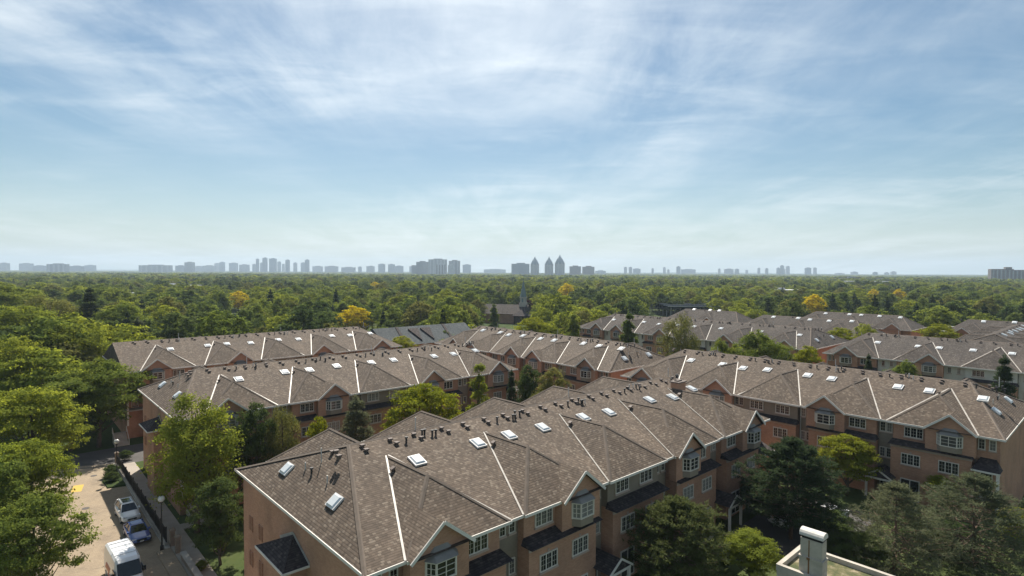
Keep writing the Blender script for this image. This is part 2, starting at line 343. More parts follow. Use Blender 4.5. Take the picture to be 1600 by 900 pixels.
# ================================================================== townhouse rows
EAVE, RIDGE, INSET, HW, HRISE, HIN = 10.8, 14.4, 4.5, 3.9, 2.94, 3.7
LV = [(9.30, 10.38), (6.45, 7.60)]
def window_mesh(w, h, n, sill=True, grid=True, fm=None):
    f = MB(); d0, d1 = -0.09, 0.02; t = 0.075
    f.box(-w / 2, w / 2, d0, d1, 0, t); f.box(-w / 2, w / 2, d0, d1, h - t, h)
    for i in range(n + 1):
        x = -w / 2 + (w - t) * i / n; f.box(x, x + t, d0 + 0.002, d1, t, h - t)
    if grid:
        pw = (w - t) / n
        for i in range(n):
            xm = -w / 2 + t / 2 + pw * (i + 0.5); f.box(xm - .008, xm + .008, -0.058, 0.01, t, h - t)
            for q in (1, 2): z = t + (h - 2 * t) * q / 3; f.box(xm - pw / 2 + t / 2, xm + pw / 2 - t / 2, -0.055, 0.01, z - .008, z + .008)
    me = f.mesh('window', fm or m_frame)
    p = MB(); p.box(-w / 2 + 0.02, w / 2 - 0.02, -0.045, 0.0, 0.02, h - 0.02)
    sl = MB(); sl.box(-w / 2 - 0.06, w / 2 + 0.06, -0.15, 0.02, -0.12, -0.004)
    return me, p.mesh('pane', m_pane), sl.mesh('sill', m_stone)
WIN = {'triple': window_mesh(1.72, 1.1, 3), 'narrow': window_mesh(0.58, 1.1, 1), 'tall': window_mesh(1.72, 1.2, 3),
       'door': window_mesh(1.75, 2.25, 2, grid=False), 'slit': window_mesh(0.24, 1.15, 1, grid=False, fm=m_brick), 'entry': window_mesh(1.0, 2.1, 1, grid=False)}
def window(kind, parent, u, v, z, rz=0.0, sill=True):
    f, p, s = WIN[kind]
    w = link('window' if kind not in ('door', 'entry') else 'door', f, parent, (u, v, z), (0, 0, rz))
    link('pane', p, w)
    if sill and kind in ('triple', 'tall', 'narrow'): link('sill', s, w)
    return w
# bay window (canted) shared pieces
def bay_meshes():
    o = [(-1.05, 0.0), (-0.68, -0.55), (0.68, -0.55), (1.05, 0.0)]
    base = MB(); base.prism(o, -0.55, 0.0)
    fr = MB()
    for i in range(3):
        a, b = Vector((*o[i], 0)), Vector((*o[i + 1], 0)); n = (b - a).cross(Vector((0, 0, 1))).normalized()
        for z in (0.05, 1.12): fr.bar(a + Vector((0, 0, z)), b + Vector((0, 0, z)), 0.08, 0.09)
        fr.bar((a + b) / 2 + Vector((0, 0, 0.11)), (a + b) / 2 + Vector((0, 0, 1.06)), 0.05, 0.05, (0, 1, 0))
        for z in (0.42, 0.76): fr.bar(a + Vector((0, 0, z)), b + Vector((0, 0, z)), 0.03, 0.03)
    for q in o[1:3]: fr.bar((q[0], q[1], 0.0), (q[0], q[1], 1.18), 0.10, 0.10, (0, 1, 0))
    for q in (o[0], o[3]): fr.bar((q[0], q[1] - .03, 0.0), (q[0], q[1] - .03, 1.18), 0.12, 0.10, (0, 1, 0))
    gl = MB(); gl.prism([(-1.0, 0.0), (-0.65, -0.52), (0.65, -0.52), (1.0, 0.0)], 0.02, 1.16)
    rf = MB(); k = 1.16
    rf.add([(-1.2, 0.02, 1.19), (-0.78, -0.70, 1.19), (0.78, -0.70, 1.19), (1.2, 0.02, 1.19), (-0.45, 0.02, 1.85), (0.45, 0.02, 1.85), (-0.62, -0.18, 1.50), (0.62, -0.18, 1.50)],
           [(0, 1, 6), (0, 6, 4), (1, 2, 7, 6), (6, 7, 5, 4), (2, 3, 7), (7, 3, 5), (3, 2, 1, 0), (0, 4, 5, 3)])
    return base.mesh('apron', m_stucco), fr.mesh('bay_window', m_frame), gl.mesh('pane', m_pane), rf.mesh('bay_roof', m_bay)
BAY = bay_meshes()
def bay(parent, u, v, z):
    w = link('bay_window', BAY[1], parent, (u, v, z)); link('pane', BAY[2], w); link('apron', BAY[0], w); link('bay_roof', BAY[3], w)
# skylight and vents
sk = MB(); sk.box(-0.55, 0.55, -0.65, 0.65, 0.0, 0.16); SK1 = sk.mesh('skylight', m_sky_frame)
sk = MB(); sk.add([(-.47, -.57, .162), (.47, -.57, .162), (.47, .57, .162), (-.47, .57, .162), (-.36, -.45, .27), (.36, -.45, .27), (.36, .45, .27), (-.36, .45, .27)],
                  [(0, 1, 5, 4), (1, 2, 6, 5), (2, 3, 7, 6), (3, 0, 4, 7), (4, 5, 6, 7)]); SK2 = sk.mesh('dome', m_dome)
vb = MB(); vb.box(-.10, .10, -.10, .10, -0.1, .10); vb.box(-.165, .165, -.165, .165, .10, .20); VB = vb.mesh('roof_vent', m_ventbox)
vp = MB(); vp.cyl((0, 0), 0.05, -0.1, 0.5, 8); VP = vp.mesh('vent_pipe', m_pipe)
vq = MB(); vq.cyl((0, 0), 0.075, -0.1, 0.34, 8); vq.cyl((0, 0), 0.13, 0.34, 0.44, 8); VQ = vq.mesh('vent_pipe', m_dpipe)
vt = MB(); vt.cyl((0, 0), 0.04, -0.1, 1.05, 8); VT = vt.mesh('vent_pipe', m_pipe)
def slab_strip(mb, a, b, w, th, nrm):                 # flat strip lying on a slope, raised th
    a, b, n = Vector(a), Vector(b), Vector(nrm).normalized(); d = (b - a).normalized(); r = d.cross(n) * w / 2
    mb.add([a - r, a + r, b + r, b - r, a - r + n * th, a + r + n * th, b + r + n * th, b - r + n * th],
           [(0, 3, 2, 1), (4, 5, 6, 7), (0, 1, 5, 4), (1, 2, 6, 5), (2, 3, 7, 6), (3, 0, 4, 7)])
def cap_strip(mb, a, b, w=0.30, drop=0.09, lift=0.045):   # folded ridge cap
    a, b = Vector(a), Vector(b); d = b - a; r = Vector((d.y, -d.x, 0)).normalized() * w / 2; L = Vector((0, 0, lift)); Dn = Vector((0, 0, drop))
    mb.add([a - r - Dn + L, a + L, a + r - Dn + L, b - r - Dn + L, b + L, b + r - Dn + L], [(0, 1, 4, 3), (1, 2, 5, 4)])
def townhouse(name, label, s0, t0, face, L, D, centers, gables, roofm=None, wallm=None, topm=None, detail=2, end_l='hip', end_r='hip', canopy=False, seed=0, base=0.0, e=EAVE, zr=RIDGE):
    roofm = roofm or m_roof; wallm = wallm or m_brick; topm = topm or m_stucco
    rn = random.Random(seed)
    rz = ANG if face == 'e2' else ANG - PI / 2
    T = empty(name, W(s0, t0, 0), rz); tag(T, label, 'townhouse row', 'townhouse rows')
    dz = e - EAVE
    half = D / 2; slope = (zr - e) / half
    zm = lambda v: e + slope * (v if v <= half else D - v)
    il = INSET if end_l == 'hip' else 0.02; ir = INSET if end_r == 'hip' else 0.02
    # ---- main roof
    r = MB(); a, b_, c_, d_ = (0, 0, e), (L, 0, e), (L, D, e), (0, D, e); p, q = (il, half, zr), (L - ir, half, zr)
    r.add([a, b_, c_, d_, p, q], [(0, 1, 5, 4), (2, 3, 4, 5), (3, 0, 4), (1, 2, 5), (0, 3, 2, 1)])
    rf = r.build('roof', roofm, T)
    cap = MB(); cap_strip(cap, p, q)
    for k0, k1, ok in ((a, p, end_l), (d_, p, end_l), (b_, q, end_r), (c_, q, end_r)):
        if ok == 'hip': cap_strip(cap, k0, k1, 0.34, 0.10, 0.05)
    cap.build('ridge_cap', m_cap, rf)
    gt = MB(); gt.box(-.06, L + .06, -.06, -.004, e - .17, e + .02); gt.box(-.06, L + .06, D + .004, D + .06, e - .17, e + .02)
    gt.box(-.06, -.004, -.003, D + .003, e - .17, e + .02); gt.box(L + .004, L + .06, -.003, D + .003, e - .17, e + .02)
    gt.build('gutter', m_trim, rf)
    # ---- cross hips
    for i, c in enumerate(centers):
        for rear in (0, 1):
            y = (lambda v: D - v) if rear else (lambda v: v)
            ey = e + 0.012; hr = HRISE * (zr - e) / 3.6; vback = hr / slope + 0.25
            vs = [(c - HW, y(-.14), ey), (c + HW, y(-.14), ey), (c, y(HIN), ey + hr), (c, y(vback), ey + hr), (c - HW, y(1.0), ey), (c + HW, y(1.0), ey)]
            vs += [(c - HW, y(vback), ey - 0.3), (c + HW, y(vback), ey - 0.3)]
            fs = [(0, 1, 2), (0, 2, 3, 6), (1, 7, 3, 2), (0, 6, 7, 1)]
            vs[6] = (c - HW, y(vback), ey); vs[7] = (c + HW, y(vback), ey)
            if rear: fs = [f[::-1] for f in fs]
            x = MB(); x.add(vs, fs); xr = x.build('cross_roof', roofm, T)
            cp_ = MB(); cap_strip(cp_, vs[0], vs[2]); cap_strip(cp_, vs[1], vs[2]); cap_strip(cp_, vs[2], vs[3], 0.26)
            cp_.build('ridge_cap', m_cap, xr)
            g_ = MB(); ye = y(-.14); g_.box(c - HW - .05, c + HW + .05, min(ye, y(-.20)) - .002, max(ye, y(-.20)) - .004, e - .17, e + .03)
            g_.build('gutter', m_trim, xr)
            # valley flashing
            if detail >= 1:
                fl = MB()
                for sg in (-1, 1):
                    A_ = Vector((c + sg * (HW + .10), y(-.02), e + .03)); B_ = Vector((c + sg * .10, y(hr / slope - .1), zm(hr / slope - .1) + .03))
                    A_.x -= sg * .02; B_.x -= sg * .02
                    slab_strip(fl, A_, B_, 0.135, 0.03, (0, (-slope if not rear else slope), 1))
                fl.build('valley_flashing', m_flash, xr)
            if rear: continue
            # ---- small gable over the bay window
            gk = gables[i]
            if gk != 'N':
                gw = 2.2; gc = c - HW + gw if gk == 'L' else c + HW - gw; gr = 1.72; vb0 = -.58
                vbk = gr / (hr / (HIN + .14)) + 0.2
                G = MB(); zt = e + 0.03
                G.add([(gc - gw, vb0, zt), (gc, vb0, zt + gr), (gc + gw, vb0, zt), (gc - gw, vbk, zt), (gc, vbk, zt + gr), (gc + gw, vbk, zt)],
                      [(0, 1, 4, 3), (1, 2, 5, 4), (0, 3, 5, 2)])
                go = G.build('gable_roof', roofm, T)
                rk = MB()
                rk.bar((gc - gw - .06, vb0 - .03, zt - .09), (gc + .0, vb0 - .03, zt + gr - .02), 0.06, 0.20, (0, 0, 1)); rk.bar((gc + gw + .06, vb0 - .034, zt - .09), (gc, vb0 - .034, zt + gr - .02), 0.06, 0.20, (0, 0, 1))
                rk.build('rake_board', m_trim, go)
                gwl = MB(); gx, gy = gw - .12, -.215; gwl.add([(gc - gx, gy, 8.5 + dz), (gc + gx, gy, 8.5 + dz), (gc + gx, gy, e), (gc, gy, e + gr - .08), (gc - gx, gy, e), (gc - gx, .52, 8.5 + dz), (gc + gx, .52, 8.5 + dz), (gc + gx, .52, e), (gc - gx, .52, e)], [(0, 1, 2, 3, 4), (1, 6, 7, 2), (5, 0, 4, 8)])
                gwl.build('gable_wall', wallm, T)
    # ---- walls
    w = MB(); w.box(.45, L - .45, 1.3, D - .5, base, e - .02)
    wl = w.build('wall', wallm, T)
    if end_l != 'hip' or end_r != 'hip':
        for ue, ok in ((0.44, end_l), (L - .44, end_r)):
            if ok != 'hip':
                gg = MB(); gg.add([(ue, .6, e - .1), (ue, D - .6, e - .1), (ue, half, zr - .15)], [(0, 1, 2) if ue > 1 else (2, 1, 0)]); gg.build('gable_wall', topm, T)
    edges = []
    for i, c in enumerate(centers):
        plain = gables[i] == 'N'
        up = MB(); up.box(c - 3.45, c + 3.45, 0.50, 1.302, 8.4 + dz, e - .015); up.build('upper_wall', topm if plain else wallm, T)
        lo = MB(); lo.box(c - 3.50, c + 3.50, -0.10, 1.304, base, 8.45 + dz); lo.build('lower_wall', wallm, T)
        st_ = MB(); st_.box(c - 3.56, c + 3.56, -0.17, -0.099, 8.12 + dz, 8.44 + dz); st_.build('cornice', m_stone, T)
        k_ = MB(); za, zb = 8.452 + dz, 8.90 + dz
        k_.add([(c - 3.72, -.62, za), (c + 3.72, -.62, za), (c + 3.72, .49, za), (c - 3.72, .49, za), (c - 3.5, .495, zb), (c + 3.5, .495, zb)],
               [(0, 1, 5, 4), (1, 2, 5), (3, 0, 4), (0, 3, 2, 1), (2, 3, 4, 5)])
        k_.build('skirt_roof', m_roofdark, T)
        edges.append((c - 3.5, c + 3.5))
        # rear bays
        rb = MB(); rb.box(c - 3.45, c + 3.45, D - .502, D - .05, base, e - .018); rb.build('rear_wall', wallm, T)
        if detail:
            if plain: tops = [(-1.65, 'triple'), (1.65, 'triple')]
            elif gables[i] == 'L': tops = [(1.55, 'triple')]; bay(T, c - HW + 2.2, -.21, 9.28 + dz)
            else: tops = [(-1.55, 'triple')]; bay(T, c + HW - 2.2, -.21, 9.28 + dz)
            for du, kd in tops: window(kd, T, c + du, 0.492, 9.30 + dz)
            for du in (-1.65, 1.65):
                window('tall', T, c + du, -0.108, 6.42 + dz)
                ks = MB(); ks.box(-.09, .09, -.05, 0.0, 1.2, 1.42); ks.build('keystone', m_stone, T, (c + du, -0.101, 6.42 + dz))
            if base <= 3:
                window('door', T, c - 1.65, -0.108, 2.62); window('triple', T, c + 1.65, -0.108, 3.55)
    # ---- recesses between bays
    cuts = [(.45, edges[0][0])] + [(edges[i][1], edges[i + 1][0]) for i in range(len(edges) - 1)] + [(edges[-1][1], L - .45)]
    for j, (x0, x1) in enumerate(cuts):
        if x1 - x0 < 0.6: continue
        ends = j in (0, len(cuts) - 1)
        sp_ = MB(); vf = 0.95 if ends else 1.05
        sp_.box(x0 + .003, x1 - .003 if not ends else x1, vf, 1.306, base, e - .03); sp_.build('recess_wall', wallm if ends else topm, T)
        dp = MB(); dp.cyl((x0 + .14, vf - .06), 0.05, base + 2.4, e - .12, 6); dp.build('downpipe', m_trim if rn.random() < .6 else topm, T)
        if detail:
            xs = (x0 + (x1 - x0) * .30, x0 + (x1 - x0) * .72)
            for xx in xs:
                window('narrow', T, xx, vf - .008, 9.30 + dz)
                if not ends: window('narrow', T, xx, vf - .008, 6.45 + dz)
            if detail >= 2:
                xm = (x0 + x1) / 2
                if ends:                              # corner porch under a lean-to roof
                    xo0, xo1 = (x0 - .25, x1 - .03) if j == 0 else (x0 + .03, x1 + .25)
                    pr = MB(); pr.add([(xo0, -.75, 7.55), (xo1, -.75, 7.55), (xo1, vf - .004, 7.55), (xo0, vf - .004, 7.55), (xo0 + .5, vf - .006, 8.5), (xo1 - .5, vf - .006, 8.5)], [(0, 1, 5, 4), (1, 2, 5), (3, 0, 4), (3, 2, 1, 0), (2, 3, 4, 5)])
                    po = pr.build('porch_roof', m_roofdark, T)
                    tb = MB(); tb.box(xo0, xo1, -.80, -.752, 7.40, 7.56); tb.build('fascia', m_trim, po)
                    xc = xo0 + .2 if j == 0 else xo1 - .2
                    pc = MB(); pc.box(xc - .12, xc + .12, -.66, -.42, max(base, 2.4), 7.54); pc.build('porch_column', m_trim, T)
                    window('entry', T, xm, vf - .008, 4.9)
                    fl_ = MB(); fl_.box(xo0 + .03, xo1 - .06, -.72, vf - .01, 4.62, 4.82); fl_.build('balcony_floor', m_concrete, T)
                else:                                 # gabled portico over the shared entrance
                    pr = MB(); z0, z1 = 4.75, 5.75
                    pr.add([(xm - 1.35, -1.7, z0), (xm, -1.7, z1 - .15), (xm + 1.35, -1.7, z0), (xm - 1.35, vf - .004, z0), (xm, vf - .004, z1 - .15), (xm + 1.35, vf - .004, z0)], [(0, 1, 4, 3), (1, 2, 5, 4), (0, 3, 5, 2), (0, 2, 1)])
                    po = pr.build('portico_roof', m_roofdark, T)
                    tb = MB(); tb.bar((xm - 1.4, -1.74, z0 - .04), (xm, -1.74, z1 - .15), .07, .16); tb.bar((xm + 1.4, -1.745, z0 - .04), (xm, -1.745, z1 - .15), .07, .16)
                    tb.box(xm - 1.2, xm + 1.2, -1.72, -1.6, z0 - .2, z0 - .01); tb.build('rake_board', m_trim, po)
                    for sg in (-1, 1):
                        pc = MB(); pc.box(xm + sg * 1.12 - .1, xm + sg * 1.12 + .1, -1.68, -1.48, max(base, 2.4), z0 - .2); pc.build('portico_column', m_trim, T)
                    window('entry', T, xm, vf - .008, 2.5)
    # ---- end walls
    if detail >= 1:
        for vv, zz in ((17.4, 6.4), (19.6, 6.4), (17.4, 3.6), (19.6, 3.6)):
            for k in (-.26, .26): window('slit', T, .442, vv * D / 22 + k, zz + dz, -PI / 2)
    if canopy:
        bx_ = MB(); bx_.box(-.55, .452, 8.9, 12.9, base, 8.0); bx_.build('end_bump', wallm, T)
        pr = MB(); ap = (.442, 11.0, 9.05)
        pr.add([(-1.25, 8.35, 8.0), (-1.25, 13.35, 8.0), (.443, 13.35, 8.0), (.443, 8.35, 8.0), ap], [(0, 4, 1), (1, 4, 2), (3, 4, 0), (0, 1, 2, 3)])
        po = pr.build('end_roof', m_roofdark, T); cc = MB(); cap_strip(cc, (-1.25, 8.35, 8.0), ap, .22); cap_strip(cc, (-1.25, 13.35, 8.0), ap, .22); cc.build('ridge_cap', m_roofdark, po)
        tb = MB(); tb.box(-1.31, -1.252, 8.3, 13.4, 7.88, 8.02); tb.box(-1.25, .44, 8.29, 8.348, 7.88, 8.02); tb.build('fascia', m_trim, po)
        fs_ = MB(); slab_strip(fs_, (.43, 8.3, 8.05), (.43, 11.0, 9.14), .30, .02, (-1, 0, 0)); slab_strip(fs_, (.43, 13.4, 8.05), (.43, 11.0, 9.14), .30, .02, (-1, 0, 0)); fs_.build('step_flashing', m_flash, po)
    # ---- skylights and vents on the front slope
    pit = math.atan(slope)
    def skylight(u, v, k=0.9):
        o = link('skylight', SK1, T, (u, v, zm(v) - .01), (pit, 0, 0), (k, k, k)); link('dome', SK2, o)
    offs = {'L': (1.7,), 'R': (-1.6, 1.7), 'N': (-3.5, 1.9)}
    for i, c in enumerate(centers):
        s_ = [(1.7,), (-1.6, 1.7), (-3.5, 1.9), (-3.6, 3.7), (-1.7, 3.2)][i % 5]
        for du in s_: skylight(c + du, 7.5 + rn.uniform(-.3, .3))
        # ridge-side vents
        for du in (-3.2, -1.1, 1.1, 3.4):
            if detail == 0 and du in (-1.1, 3.4): continue
            link('roof_vent', VB, T, (c + du + rn.uniform(-.15, .15), half - .55, zm(half - .55)), (0, 0, rn.uniform(-.2, .2)))
            if detail: link('roof_vent', VB, T, (c + du + .15 + rn.uniform(-.15, .15), half - 1.12, zm(half - 1.12)), (0, 0, rn.uniform(-.2, .2)))
        if detail:
            for k in range(4):
                u = c + 4.3 + rn.uniform(-.75, .75); v = half - rn.uniform(.5, 1.5)
                link('vent_pipe', rn.choice([VP, VQ, VQ]), T, (u, v, zm(v)))
            link('vent_pipe', VQ, T, (c + 2.2, half - 1.15, zm(half - 1.15)))
            if i % 2 == 0: link('vent_pipe', VT, T, (c + 4.0, half + .4, zm(half + .4)))
            link('roof_vent', VB, T, (c - .6, 7.0, e + HRISE * (zr - e) / 3.6 - .42), (0, -.4, 0))
    if end_l == 'hip' and detail:
        sl_ = (zr - e) / INSET; pe = math.atan(sl_)
        for v in (7.2 * D / 22, 15.3 * D / 22):
            o = link('skylight', SK1, T, (1.68, v, e + sl_ * 1.68), (pe, 0, -PI / 2), (1.05, .74, .8)); link('dome', SK2, o)
        for u, v, m_ in ((2.22, 13.25, VP), (2.19, 12.1, VQ), (2.96, 12.2, VT), (2.23, 9.6, VP)): link('vent_pipe', m_, T, (u, v * D / 22, e + sl_ * u))
        for u, v in ((3.68, 11.95), (3.6, 10.8)): link('roof_vent', VB, T, (u, v * D / 22, e + sl_ * u))
    if end_r == 'hip' and detail:
        sl_ = (zr - e) / INSET; pe = math.atan(sl_)
        for v in (7.2 * D / 22, 15.3 * D / 22):
            o = link('skylight', SK1, T, (L - 1.68, v, e + sl_ * 1.68), (pe, 0, PI / 2), (1.05, .74, .8)); link('dome', SK2, o)
        for u, v, m_ in ((2.22, 9.25, VP), (2.19, 12.1, VQ), (2.23, 13.2, VP)): link('vent_pipe', m_, T, (L - u, v * D / 22, e + sl_ * u))
    return T
def cen(first, pitch, n=5): return [first + pitch * i for i in range(n)]
PAT = 'LRNLR'
tA = townhouse('townhouse_row', 'nearest brown roofed brick townhouse row, its blank end wall and long facade in the foreground', 14.3, 27.2, 'e2', 49.1, 22.0, cen(6.4, 9.08), PAT, canopy=True, seed=1)
tB = townhouse('townhouse_row', 'brown roofed brick townhouse row on the right behind the dark pine, facing left', 72.6, 54.4, 'e1', 46.0, 22.4, cen(6.0, 8.5), PAT, seed=2)
tC = townhouse('townhouse_row', 'brown roofed townhouse row behind the feathery light green tree at left', 14.2, 69.3, 'e2', 50.1, 22.0, cen(6.8, 9.28), PAT, seed=3, canopy=True)
tD = townhouse('townhouse_row', 'brown roofed townhouse row in the middle, facing left, beyond the dark spruces', 73.6, 107.0, 'e1', 49.5, 19.4, cen(6.1, 9.25), 'RLRLR', seed=4)
tE = townhouse('townhouse_row', 'farthest brown roofed townhouse row at left, with a gable end by the woods', 14.8, 107.2, 'e2', 50.4, 23.4, cen(6.2, 9.35), PAT, seed=5, end_l='gable')
# brick chimney beside the far end of the front row's ridge
ch = MB(); ch.box(-.75, .75, -.5, .5, -1.2, .42); co_ = ch.build('chimney', m_brick, tA, (43.6, 8.1, 14.0)); cq = MB(); cq.box(-.85, .85, -.6, .6, .42, .55); cq.box(-.45, .45, -.22, .22, .55, .68); cq.build('chimney_cap', m_ventbox, co_)

gk = dict(roofm=m_roofg, wallm=m_brick, topm=m_cream)
townhouse('townhouse_row', 'grey brown roofed townhouse row with cream walls behind the tall cone shaped tree', 126.3, 111.0, 'e1', 65.0, 25.0, cen(6.2, 10.4, 6), 'RLRNLR', detail=1, seed=6, **gk)
townhouse('townhouse_row', 'grey brown roofed townhouse row with cream walls at the right edge behind the big spruce', 124.6, 43.0, 'e1', 62.0, 25.0, cen(6.0, 10.2, 6), 'LRNLRN', detail=1, seed=7, **gk)
townhouse('townhouse_row', 'far grey roofed townhouse row before the woods at right, left of the low shed', 192.0, 76.0, 'e1', 33.0, 17.0, cen(6.2, 10.2, 3), 'NNR', detail=0, seed=8, **gk)
townhouse('townhouse_row', 'far grey roofed townhouse row at the right edge below the woods', 191.0, 36.0, 'e1', 60.0, 16.0, cen(6.2, 9.6, 6), 'LRNLRN', detail=0, seed=9, **gk)
townhouse('townhouse_row', 'grey roofed townhouse row at the right edge running away from the viewer', 151.5, 11.5, 'e2', 42.0, 17.5, cen(6.2, 9.6, 4), 'LRNL', detail=0, seed=10, **gk)
townhouse('townhouse_row', 'grey roofed townhouse row packed between two others right of center', 162.0, 80.0, 'e1', 34.0, 17.0, cen(6.2, 10.2, 3), 'LRN', detail=0, seed=11, **gk)
townhouse('townhouse_row', 'grey roofed townhouse row below the dark blue solar canopy', 170.0, 110.0, 'e1', 27.0, 15.0, cen(6.0, 9.0, 2), 'NR', detail=0, seed=12, **gk)

# ================================================================== trees
def diamonds(P, T, Nn, ln, wd):
    """leaf faces: centre P, long axis T, face normal Nn, length ln, width wd -> (4N,3) verts"""
    T = T / np.maximum(np.linalg.norm(T, axis=1, keepdims=True), 1e-6)
    B = np.cross(Nn, T); B /= np.maximum(np.linalg.norm(B, axis=1, keepdims=True), 1e-6)
    a = T * (ln / 2)[:, None]; b = B * (wd / 2)[:, None]
    return np.stack([P - a, P + b - a * 0.1, P + a, P - b - a * 0.1], 1).reshape(-1, 3)
def quad_mesh(name, V, mats, tv=None):
    """V: (4n,3) leaf quads; tv: MB with wood appended (second material)"""
    n = len(V) // 4; extra_v = np.array(tv.v) if tv and tv.v else np.zeros((0, 3))
    me = bpy.data.meshes.new(name)
    if len(extra_v):
        fs = np.arange(4 * n).reshape(-1, 4).tolist() + [tuple(i + 4 * n for i in f) for f in tv.f]
        me.from_pydata(np.vstack([V, extra_v]).tolist(), [], fs)
        for m in mats: me.materials.append(m)
        me.polygons.foreach_set('material_index', [0] * n + [1] * len(tv.f))
    else:
        me.vertices.add(4 * n); me.vertices.foreach_set('co', V.astype(np.float32).ravel())
        me.loops.add(4 * n); me.loops.foreach_set('vertex_index', np.arange(4 * n, dtype=np.int32))
        me.polygons.add(n); me.polygons.foreach_set('loop_start', np.arange(0, 4 * n, 4, dtype=np.int32)); me.polygons.foreach_set('loop_total', np.full(n, 4, dtype=np.int32))
        me.materials.append(mats[0])
    me.update(); me.validate(); return me
def rdir(rs, n):
    v = rs.normal(size=(n, 3)); return v / np.linalg.norm(v, axis=1, keepdims=True)
def broadleaf(seed, h=12, r=4.5, bottom=0.22, lobes=13, clumps=16, leaves=60, size=0.2, flat=0.5, clump=0.55, top=1.0, droop=0.0, cone=0.0, limb=True):
    """returns leaf verts and wood"""
    rs = np.random.RandomState(seed); z0 = h * bottom; ch = h - z0; cz = z0 + ch * 0.5
    LC, LR = [], []
    for i in range(lobes):
        f = (i + 0.5) / lobes; zz = -0.92 + 1.75 * f
        a = i * 2.39996 + rs.uniform(-.5, .5); rad = math.sqrt(max(0.05, 1 - zz * zz)) * (0.62 + 0.12 * rs.rand())
        rad *= 1 - cone * max(0, zz + .2) * .6
        lr = r * rs.uniform(0.34, 0.50) * (1 - 0.25 * max(0, zz) - cone * 0.3 * max(0, zz))
        LC.append((math.cos(a) * rad * r * 0.95, math.sin(a) * rad * r * 0.95, cz + zz * ch * 0.5 * (0.74 + 0.17 * min(1, cone * 1.6)))); LR.append(lr)
    LC.append((rs.uniform(-.1, .1) * r, rs.uniform(-.1, .1) * r, h - r * .34 * top)); LR.append(r * .36 * (1 - cone * .4))
    LC.append((0, 0, cz)); LR.append(r * .5)
    P, D = [], []
    for c, lr in zip(LC, LR):
        d = rdir(rs, clumps); d[:, 2] = np.where(d[:, 2] < -0.35, -d[:, 2], d[:, 2])
        cc = np.array(c) + d * (lr * rs.uniform(0.72, 1.12, clumps))[:, None] * np.array([1, 1, 0.8])
        cs = clump * rs.uniform(0.6, 1.25, clumps)
        pts = cc[:, None, :] + rs.normal(size=(clumps, leaves, 3)) * cs[:, None, None] * np.array([0.62, 0.62, 0.62 * flat])
        pts[..., 2] -= droop * np.abs(rs.normal(size=(clumps, leaves))) * cs[:, None]
        P.append(pts.reshape(-1, 3)); D.append(np.repeat(d, leaves, 0))
    P = np.vstack(P); D = np.vstack(D); k = P[:, 2] > z0 * 0.8; P, D = P[k], D[k]
    n = len(P); Nn = D * 0.75 + np.array([0, 0, 0.6]) + rs.normal(size=(n, 3)) * 0.45
    T = np.cross(Nn, rdir(rs, n)); s = size * rs.uniform(0.6, 1.3, n)
    V = diamonds(P, T, Nn / np.linalg.norm(Nn, axis=1, keepdims=True), s * 1.25, s * 0.8)
    wd = MB(); tr = max(0.10, h * 0.018)
    wd.tube([(0, 0, -0.1), (0.03 * r, 0, z0 * 0.7), (0, .04 * r, cz), (0, 0, h * .85)], [tr * 1.25, tr, tr * .7, tr * .15], 7)
    if limb:
        for c in LC[:-1]:
            zs = max(z0 * .75, c[2] - r * .75); m = Vector((c[0] * .5, c[1] * .5, (zs + c[2]) / 2 - .08 * r))
            wd.tube([(0, 0, zs), m, c], [tr * .55, tr * .34, tr * .1], 5)
    return V, wd
